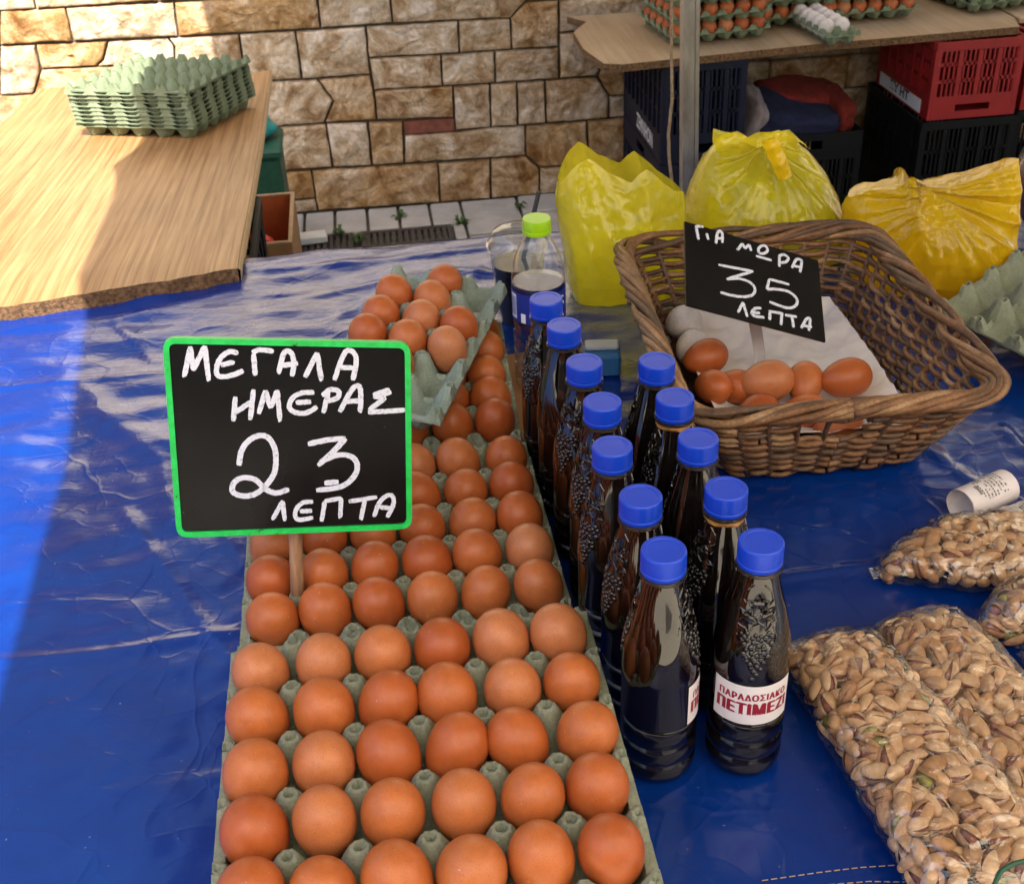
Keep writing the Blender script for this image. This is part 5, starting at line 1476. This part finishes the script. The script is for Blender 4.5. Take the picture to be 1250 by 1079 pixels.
# ---------------------------------------------------------------- left board with the tray stack
def board_z(y): return float(np.interp(y, [1.0, 1.2, 2.0, 2.7], [-.027, -.030, -.105, -.150]))
lb = thing('wooden_board', 'long veneered chipboard sheet, half in sun, reaching from the blue table toward the wall', 'board', (-.4, 1.8, -.1))
near = [(-.083, 1.175), (-.14, 1.158), (-.24, 1.140), (-.409, 1.106), (-.80, 1.03)]
mb = MB(); P = []; NB = 60; MBW = 40
rbd = random.Random(6)
def board_xy(u, v):
    xr = -.083 - .017 * v; xl = -.735 + .065 * v
    x = xl + (xr - xl) * u; y0 = float(np.interp(x, [q[0] for q in near][::-1], [q[1] for q in near][::-1])); y1_ = 2.645
    if v < .01: y0 += .006 * nz(x, 0, 3, 30) + .003 * nz(x, 0, 4, 90)
    return x, y0 + (y1_ - y0) * v
def col(u, v, dz):
    x, y = board_xy(u, v); e = max(0, u - .93) / .07
    return (x, y, board_z(y) - dz + .010 * max(0, v - .55) * e)
T = .026
top = [[col(i / MBW, j / NB, 0) for i in range(MBW + 1)] for j in range(NB + 1)]
bot = [[col(i / MBW, j / NB, T) for i in range(MBW + 1)] for j in range(NB + 1)]
mb.grid(top); part('veneer', mb, M['veneer'], lb, world=True, angle=180)
mb = MB(); mb.grid([r[::-1] for r in bot]); 
mid = [[tuple((np.array(a) * (1 - k / 4) + np.array(b) * k / 4) + np.array((0, (.004 * nz(a[0], k, 1, 70)) if 0 < k < 4 else 0, 0))) for k in range(5)] for a, b in zip(top[0], bot[0])]
mb.grid([r[::-1] for r in mid]); mb.grid([[top[-1][i], bot[-1][i]] for i in range(MBW + 1)]); mb.grid([[top[j][0], bot[j][0]] for j in range(NB + 1)])
part('chipboard_core', mb, M['chip'], lb, world=True, angle=60)
mb = MB(); mb.grid([[(top[j][-1][0] + .001, top[j][-1][1], top[j][-1][2] + .0005), (top[j][-1][0] + .004, top[j][-1][1], top[j][-1][2] - .003), (bot[j][-1][0] + .002, bot[j][-1][1], bot[j][-1][2])] for j in range(NB + 1)]); part('edge_band', mb, M['lip'], lb, world=True, angle=180)
SA, SB, SC = np.array([-.477, 2.113]), np.array([-.227, 2.045]), np.array([-.123, 2.300])
yaw = math.atan2((SC - SB)[1], (SC - SB)[0]); cen = SA + (SB - SA) / 2 + (SC - SB) / 2
ex = Vector((math.cos(yaw), math.sin(yaw), 0)); ey = Vector((-math.sin(yaw), math.cos(yaw), 0))
sg = random.Random(9); NST = 10
T_TOP = tray_mesh('egg_tray', 6, 5, PX, PY, True, M['pulp_green'], seed=14)
for k in range(NST):
    o0 = Vector((cen[0], cen[1], board_z(cen[1]) + .003 + .0088 * k)) - ex * (2.5 * PX) - ey * (2 * PY) + Vector((sg.uniform(-.003, .003), sg.uniform(-.003, .003), 0)) + ex * (-.003 * k * .3)
    slope = math.atan2(board_z(2.3) - board_z(2.0), .3)
    o = link('egg_tray', T_TOP if k == NST - 1 else T_GRN, None, o0, (Matrix.Rotation(slope, 3, 'X') @ Matrix.Rotation(yaw + sg.uniform(-.012, .012), 3, 'Z')).to_euler())
    lab = 'topmost empty green egg tray of the stack on the left board' if k == NST - 1 else 'lowest green egg tray of the stack, resting on the left board' if k == 0 else 'empty green egg tray, %s from the bottom of the stack on the board' % ORD[k]
    tag(o, lab, 'egg tray', 'green egg trays stacked on the left board')

# ---------------------------------------------------------------- plastic crates
def crate(label, lo, hi, mat, seed=0, rows=3, slots=14, handle_low=True, plate=None, group='plastic crates', yaw=0.0, detail=True, txt=None):
    (x0, y0, z0), (x1, y1, z1) = lo, hi
    cx, cy = (x0 + x1) / 2, (y0 + y1) / 2; W_, D_, H_ = x1 - x0, y1 - y0, z1 - z0
    t = thing('plastic_crate', label, 'crate', (cx, cy, z0), (0, 0, yaw), group)
    def wall(L, place):
        mb = MB(); th = .006; e = .018
        def bx(a0, a1, c0, c1, t_=th):
            mb.box((a0, -t_, c0), (a1, 0.0, c1), 0)
        hb = .075 * (H_ / .29)      # handle band
        zb, zt = (0.0, hb) if handle_low else (H_ - hb, H_)
        # plain band with the hand hole
        bx(-L / 2, -.052, zb, zt); bx(.052, L / 2, zb, zt); bx(-.052, .052, zb, zb + hb * .38); bx(-.052, .052, zb + hb * .72, zt)
        if handle_low: s0, s1 = hb, H_ - .02; bx(-L / 2, L / 2, s1, H_, th + .004)
        else: s0, s1 = .02, H_ - hb; bx(-L / 2, L / 2, 0, s0, th + .004)
        bx(-L / 2, -L / 2 + e, s0, s1); bx(L / 2 - e, L / 2, s0, s1)
        rh = (s1 - s0) / rows
        for r in range(rows):
            bx(-L / 2 + e, L / 2 - e, s0 + rh * r, s0 + rh * r + .010)
        if s1 - (s0 + rh * rows) > -1e-6: bx(-L / 2 + e, L / 2 - e, s1 - .006, s1 - .0001, th * .9)
        n = max(4, int((L - 2 * e) / .0135)); st_ = (L - 2 * e) / n
        for i in range(1, n):
            w_ = .0055 if i % 4 else .013
            mb.box((-L / 2 + e + st_ * i - w_ / 2, -th * (1.0 if i % 4 else 1.7), s0 + .0101), (-L / 2 + e + st_ * i + w_ / 2, -.0006, s1 - .0061), 0)
        return part('side_panel', mb, mat, t, smooth=False), place
    for L, mt in ((W_, Matrix.Translation((0, -D_ / 2, 0))), (W_, Matrix.Translation((0, D_ / 2, 0)) @ Matrix.Rotation(math.pi, 4, 'Z')), (D_ - .013, Matrix.Translation((-W_ / 2, 0, 0)) @ Matrix.Rotation(-math.pi / 2, 4, 'Z')), (D_ - .013, Matrix.Translation((W_ / 2, 0, 0)) @ Matrix.Rotation(math.pi / 2, 4, 'Z'))):
        o, _ = wall(L, mt); o.matrix_local = mt @ Matrix.Translation((0, .006, 0))
    mb = MB(); mb.box((-W_ / 2 + .007, -D_ / 2 + .007, .004), (W_ / 2 - .007, D_ / 2 - .007, .009) if not handle_low else (W_ / 2 - .007, D_ / 2 - .007, .009)); part('base', mb, mat, t, smooth=False)
    for sx in (-1, 1):
        for sy in (-1, 1):
            mb = MB(); mb.lathe([(.013, .001), (.013, H_ - .001)], 12); o = part('corner_post', mb, mat, t); o.location = (sx * (W_ / 2 - .012), sy * (D_ / 2 - .012), 0)
    return t
BZ = -.22
c1 = crate('navy crate on top of another under the back board, white letters on its side', (.950, 2.775, -.528), (1.190, 3.28, BZ - .021), M['crate_navy'], handle_low=True)
crate('lower navy crate standing on the ground beneath the lettered navy crate', (.950, 2.775, GZ), (1.190, 3.28, -.531), M['crate_navy'], handle_low=False)
mb = MB(); v, f = text_mesh('ZEMNIHOIN', .062, .0016); 
mb.add([(0, -x * .62, y) for x, y, z in v], f); o = part('lettering', mb, M['print_white'], c1, smooth=False); o.location = (-.240 / 2 - .0012, -.05, .036)
c2 = crate('red slotted plastic crate upside down under the right end of the back board', (1.735, 2.775, -.462), (2.000, 3.16, BZ - .021), M['crate_red'], handle_low=True)
mb = MB(); mb.box((-.0015, -.15, .008), (.0008, .15, .046)); o = part('sticker', mb, M['print_white'], c2, smooth=False); o.location = (-.1325 - .0012, .01, 0)
mb = MB(); v, f = text_mesh('ΣΥ ΗΤ', .036, .0016); mb.add([(-.0022, -x * 1.3, y) for x, y, z in v], f); p_ = part('lettering', mb, M['print_black'], o, smooth=False); p_.location = (0, 0, .030)
crate('black crate standing beneath the upside down red crate', (1.720, 2.77, GZ), (2.010, 3.18, -.465), M['crate_black'], handle_low=True)
crate('second red crate farther right under the back board', (2.030, 2.80, -.462), (2.32, 3.18, BZ - .021), M['crate_red'], handle_low=True)
crate('black crate at far right beneath the second red crate', (2.025, 2.80, GZ), (2.32, 3.18, -.465), M['crate_black'], handle_low=True)
crate('low black crate under the back board holding folded clothes', (1.235, 2.86, GZ), (1.585, 3.22, -.505), M['crate_black'], handle_low=False)
def cloth(name, label, c, size, rot, mat, seed, strip=None):
    mb = MB(); mb.ball((0, 0, 0), (1, 1, 1), None, 32, 20)
    out = []
    for x, y, z in mb.v:
        m = max(abs(x), abs(y), abs(z)); k = (abs(x) ** 5 + abs(y) ** 5 + abs(z) ** 5) ** (-1 / 5)
        x, y, z = x * k, y * k, z * k
        q = 1 + .14 * nz(x + seed, y, z, 1.7) + .06 * nz(x + seed, y, z, 4.5)
        out.append((x * size[0] * q, y * size[1] * q, z * size[2] * q))
    mb.v = out
    o = solo(name, mb, mat, label, 'clothes', 'clothes in the low crate', angle=180); o.location = c; o.rotation_euler = rot; return o
j = cloth('folded_jacket', 'folded navy jacket lying on the clothes in the low crate', (1.40, 2.97, -.475), (.135, .10, .042), (.25, .16, .08), M['cloth_navy'], 1)
cloth('folded_cloth', 'red cloth bundled behind the navy jacket in the low crate', (1.44, 3.06, -.462), (.125, .09, .050), (.1, .10, .0), M['cloth_red'], 4)
cloth('folded_cloth', 'red and orange cloth end sticking out right of the navy jacket', (1.545, 2.99, -.475), (.032, .085, .046), (.2, .0, .1), M['cloth_red'], 7)
cloth('folded_cloth', 'pale grey cloth folded at the left end of the navy jacket', (1.262, 2.96, -.46), (.026, .085, .060), (.3, .35, .1), M['cloth_pale'], 9)

# back board and what stands on it
def bp(px, py): return at_z(px, py, BZ)
fl, fr_, fe = bp(737, 78), bp(1245, 33), bp(1225, 14)
out = [bp(712, 60), fl, bp(760, 79), bp(1000, 54), fr_, bp(1238, 22), np.array([fe[0], 3.28, BZ]), np.array([.77, 3.28, BZ]), bp(716, 27), bp(700, 40)]
out = [Vector((q[0], min(q[1], 3.285), BZ)) for q in out]
bb = thing('wooden_board', 'pale wooden board laid over crates along the shaded wall', 'board', (1.3, 3.0, BZ))
n = len(out)
mb = MB(); mb.add([tuple(p) for p in out], [tuple(range(n))]); part('veneer', mb, M['veneer_pale'], bb, world=True, smooth=False)
mb = MB(); lo_ = [(p.x, p.y, p.z - .0205) for p in out]; mb.add([(p.x, p.y, p.z - .0003) for p in out] + lo_, [tuple(range(2 * n - 1, n - 1, -1))] + [(i, n + i, n + (i + 1) % n, (i + 1) % n) for i in range(n)]); part('chipboard_core', mb, M['chip'], bb, world=True, smooth=False)
b2_ = thing('wooden_board', 'second wooden board continuing to the right of the pale one', 'board', (2.3, 3.0, BZ))
mb = MB(); mb.box((fe[0] + .012, 2.90, BZ - .02), (3.1, 3.285, BZ - .001), 0, None, .003); part('veneer', mb, M['veneer_pale'], b2_, world=True)
def tray_stack(name, ox, oy, layers, front_n, side_n, word, group, yaw=0.0, me=None, top_empty=False, step=.048):
    rz = Matrix.Rotation(yaw, 3, 'Z'); z = BZ + .001
    for k in range(layers):
        o = link('egg_tray', me or T_GRN, None, (ox, oy, z), (0, 0, yaw)); tag(o, 'green egg tray full of brown eggs, %s from the bottom of %s' % (ORD[k], word), 'egg tray', group)
        cells = [(i, 0) for i in range(front_n)] + [(0, j) for j in range(1, side_n)]
        for (i, jj) in cells:
            p = rz @ Vector((i * PX, jj * PY, 0))
            where = ('%s from left at the front' % ORD[i]) if jj == 0 else ('%s back along the left side' % ORD[jj - 1])
            egg((ox + p.x, oy + p.y, z + .0345), 'brown egg in layer %s of %s, %s' % (['one', 'two', 'three', 'four'][k], word, where), 'eggs ' + ('in ' + word), EGG, .97, .1)
        z += step
    if top_empty:
        o = link('egg_tray', me or T_GRN, None, (ox, oy, z), (0, 0, yaw)); tag(o, 'uppermost green egg tray closing ' + word, 'egg tray', group)
q = at_z(818, 60, BZ); 
tray_stack('s', q[0] + .024, q[1] + .027, 4, 6, 5, 'the left tray stack', 'egg trays on the back board', yaw=.10, me=T_GRN, top_empty=True)
q = at_z(905, 40, BZ); tray_stack('s', q[0] + .03, q[1] + .03, 3, 6, 1, 'the second tray stack', 'egg trays on the back board', yaw=.02, top_empty=True)
q = at_z(1000, 30, BZ); tray_stack('s', q[0] + .02, q[1] + .00, 3, 6, 1, 'the third tray stack', 'egg trays on the back board', yaw=.02, top_empty=True)
for k in range(3):
    o = link('egg_tray', T_GRN, None, (1.93 + .004 * k, 2.98, BZ + .001 + .011 * k), (0, 0, .2)); tag(o, 'empty green egg tray, %s from the bottom of the far small pile' % ORD[k], 'egg tray', 'egg trays on the back board')
# ten white eggs in a short green tray
T_W = tray_mesh('egg_tray', 6, 2, .0435, .0455, False, M['pulp_green'], seed=12)
A_, B_, C_ = at_z(992, 52, BZ), at_z(1040, 40, BZ), at_z(962, 34, BZ)
yw = math.atan2(A_[1] - C_[1], A_[0] - C_[0]); o3 = Vector(C_) + Vector((.030, -.01, 0))
rz = Matrix.Rotation(yw, 3, 'Z')
o = link('egg_tray', T_W, None, (o3.x, o3.y, BZ + .001), (0, 0, yw)); tag(o, 'short green pulp tray holding white eggs on the back board', 'egg tray', 'egg trays on the back board')
for i in range(5):
    for jj in range(2):
        p = rz @ Vector((i * .0435, jj * .0455, 0)); egg((o3.x + p.x, o3.y + p.y, BZ + .037), 'white egg, %s from the left end in the %s row of the short green tray' % (ORD[i], ['near', 'far'][jj]), 'white eggs in the short tray', EGGW, .95, .08)

# ---------------------------------------------------------------- under the left board
crate('black plastic crate under the left board, nearest the blue table', (-.56, 1.33, GZ + .301), (-.082, 1.66, board_z(1.66) - .032), M['crate_black'])
crate('black crate on the ground beneath another black crate', (-.56, 1.33, GZ), (-.082, 1.66, GZ + .298), M['crate_black'])
crate('black crate under the far half of the left board', (-.66, 1.95, GZ + .301), (-.215, 2.32, board_z(2.32) - .03), M['crate_black'])
crate('black crate on the ground under the far half of the left board', (-.66, 1.95, GZ), (-.215, 2.32, GZ + .298), M['crate_black'])
bx_ = thing('cardboard_box', 'open brown cardboard box with orange inside beside the left board', 'box', (-.19, 2.55, GZ))
x0, x1, y0, y1, zt = -.30, -.088, 2.375, 2.72, -.50
for nm, lo, hi in (('front_panel', (x0, y0, GZ), (x1, y0 + .004, zt)), ('back_panel', (x0, y1 - .004, GZ), (x1, y1, zt)), ('left_panel', (x0, y0 + .0045, GZ), (x0 + .004, y1 - .0045, zt)), ('right_panel', (x1 - .004, y0 + .0045, GZ), (x1, y1 - .0045, zt))):
    mb = MB(); mb.box(lo, hi); part('side_panel', mb, M['carton_out'], bx_, world=True, smooth=False)
mb = MB(); a, b, c, d = x0 + .0048, x1 - .0048, y0 + .0048, y1 - .0048
mb.add([(a, c, GZ + .01), (b, c, GZ + .01), (b, d, GZ + .01), (a, d, GZ + .01), (a, c, zt - .002), (b, c, zt - .002), (b, d, zt - .002), (a, d, zt - .002)], [(0, 1, 2, 3), (0, 4, 5, 1), (1, 5, 6, 2), (2, 6, 7, 3), (3, 7, 4, 0)]); part('lining', mb, M['carton_in'], bx_, world=True, smooth=False)
mb = MB()
for lo, hi in (((x0, y0 - .001, zt + .0005), (x1 + .001, y0 + .009, zt + .005)), ((x0, y1 - .009, zt + .0005), (x1 + .001, y1 + .001, zt + .005)), ((x1 - .009, y0 + .0095, zt + .0005), (x1 + .001, y1 - .0095, zt + .005))): mb.box(lo, hi)
part('rim', mb, M['carton_edge'], bx_, world=True, smooth=False)
mb = MB(); mb.lathe([(.001, 0), (.026, .004), (.030, .02), (.030, .09), (.024, .115), (.012, .125), (.001, .127)], 20); o = solo('plastic_tub', mb, M['coral'], 'coral red plastic tub inside the brown cardboard box', 'tub'); o.location = (-.165, 2.47, GZ + .16)
mb = MB(); mb.lathe([(.034, 0), (.034, .17)], 16); o = solo('cardboard_support', mb, M['carton_out'], 'cardboard roll inside the brown box under the coral tub', 'roll'); o.location = (-.165, 2.47, GZ + .011)
g = thing('green_bin', 'dark green plastic bin with ribbed rim behind the cardboard box', 'bin', (-.24, 2.98, GZ))
mb = MB(); mb.box((-.115, -.10, 0), (.115, .10, .345), 0, None, .008); part('body', mb, M['crate_green'], g)
mb = MB(); mb.box((-.122, -.107, .346), (.122, .107, .372), 0, None, .006); part('rim', mb, M['crate_green'], g)
tq = thing('turquoise_bag', 'crumpled turquoise plastic bag lying on the green bin', 'bag', (-.20, 2.99, GZ + .373))
mb = MB(); mb.ball((0, 0, .03), (.07, .06, .035), None, 20, 14); mb.v = [(x * (1 + .25 * nz(x, y, z, 30)), y * (1 + .25 * nz(x, y, z, 30)), max(.001, z * (1 + .35 * nz(x, y, z, 26)))) for x, y, z in mb.v]
part('film', mb, M['teal'], tq, angle=180)
mb = MB(); mb.box((-.045, -.028, 0), (.045, .028, .022), 0, None, .003); o = solo('foam_block', mb, M['foam'], 'small white foam block on the pavement beside the cardboard box', 'foam'); q = at_z(382, 298, GZ); o.location = (q[0], q[1] + .01, GZ + .006); o.rotation_euler = (0, 0, .1)

# ---------------------------------------------------------------- pole and rope
p0, p1 = at_y(840, 225, 1.46), at_y(841.5, 0, 1.46)
d = (p1 - p0) / (p1[2] - p0[2]); base = Vector(p0 + d * (GZ - .03 - p0[2])); topp = Vector(p0 + d * (CZ + .22 - p0[2]))
po = thing('stall_pole', 'grey galvanised square steel pole holding up the stall canopy', 'pole', base)
mb = MB(); h = topp.z - base.z; sl = (topp - base) / h; w_ = .0125
def prism(mb, x0, x1, y0, y1):
    v = []
    for z in (0, h): v += [(sl.x * z + a, sl.y * z + b, z) for a, b in ((x0, y0), (x1, y0), (x1, y1), (x0, y1))]
    mb.add(v, [(3, 2, 1, 0), (4, 5, 6, 7), (0, 1, 5, 4), (1, 2, 6, 5), (2, 3, 7, 6), (3, 0, 4, 7)])
prism(mb, -w_, w_ - .006, -w_, w_); part('tube', mb, M['steel'], po, smooth=False)
mb = MB(); prism(mb, w_ - .004, w_ + .003, -w_ + .004, w_); part('flange', mb, M['steel'], po, smooth=False)
rp_ = MB(); PTS = [at_y(px, py, 1.44) for px, py in ((821, -260), (820, -100), (820, 0), (819.5, 60), (820.5, 120), (816, 165), (817, 195), (821, 228), (823, 262))]
D = []
for i in range(len(PTS) - 1):
    for k in range(24): D.append(Vector(PTS[i] + (PTS[i + 1] - PTS[i]) * k / 24))
for st_ in range(3):
    P = []; L = 0
    for i, q in enumerate(D):
        if i: L += (q - D[i - 1]).length
        a = st_ * 2.094 + L * 420; P.append(q + Vector((math.cos(a), math.sin(a), 0)) * .0014)
    rp_.tube(P, .0017, 5)
solo('rope', rp_, M['rope'], 'thin tan rope hanging beside the grey steel pole', 'rope', angle=180)

# ---------------------------------------------------------------- added across the lane, unseen, to shape light and reflections in bottles and boards
M['plaster'] = basic('ochre_plaster', (0.30, 0.22, 0.14), 0.9, 0.2, 3, 0.3, 0.004)
M['glass_dark'] = basic('dark_window_glass', (0.02, 0.025, 0.03), 0.1, 0.1)
M['timber'] = basic('brown_shutter', (0.10, 0.05, 0.03), 0.6, 0.3, 20)
bd = thing('added_building', 'unseen ochre block added across the lane to hide the low sky', 'added_building', (0, -9.5, GZ - .03))  # added to block the bright sky behind the camera
mb = MB(); mb.box((-9, -12, GZ - .03), (9, -9.5, 5.4)); part('wall', mb, M['plaster'], bd, world=True, smooth=False)
mb = MB(); mb.box((-9.2, -12.2, 5.402), (9.2, -9.2, 5.55)); part('roof', mb, M['timber'], bd, world=True, smooth=False)
for x in (-6, -3, 0, 3, 6):
    mb = MB(); mb.box((x - .5, -9.499, .3), (x + .5, -9.44, 1.9)); w1 = part('window', mb, M['timber'], bd, world=True, smooth=False)
    mb = MB(); mb.box((x - .42, -9.439, .38), (x + .42, -9.43, 1.82)); part('pane', mb, M['glass_dark'], w1, world=True, smooth=False)
os_ = thing('added_stall', 'unseen stall added across the lane, its cream cloth glowing into bottle reflections', 'stall', (.6, -5.9, GZ - .03))  # added so that backlit cloth shows in the bottle necks
mb = MB(); P = []
for i in range(21):
    t = i / 20; P.append([(.30 + 4.2 * j / 20, -4.9 - 1.8 * t, 1.7 - .6 * t + .03 * math.sin(j * 1.2) * math.sin(t * 3.1)) for j in range(21)])
mb.grid(P); part('canopy_cloth', mb, M['canvas_thin'], os_, world=True, angle=180)
for x in (.34, .62, 1.5, 2.9, 4.5):
    for y, zt in ((-4.92, 1.67), (-6.65, 1.12)):
        mb = MB(); mb.tube([(x, y, GZ - .03), (x, y, zt)], .022, 8); part('leg', mb, M['timber'], os_, world=True)
mb = MB(); mb.grid([[(.32 + 4.16 * j / 60, -6.72 + .03 * math.sin(j * .9), GZ + .05 + (1.9 * i / 12)) for j in range(61)] for i in range(13)]); part('added_curtain', mb, M['canvas_thin'], os_, world=True, angle=180)  # backlit cloth added as a bright patch at eye level
mb = MB(); mb.box((-1.1, -6.5, GZ - .02), (4.4, -5.3, .12)); part('counter', mb, M['cloth_navy'], os_, world=True, smooth=False)
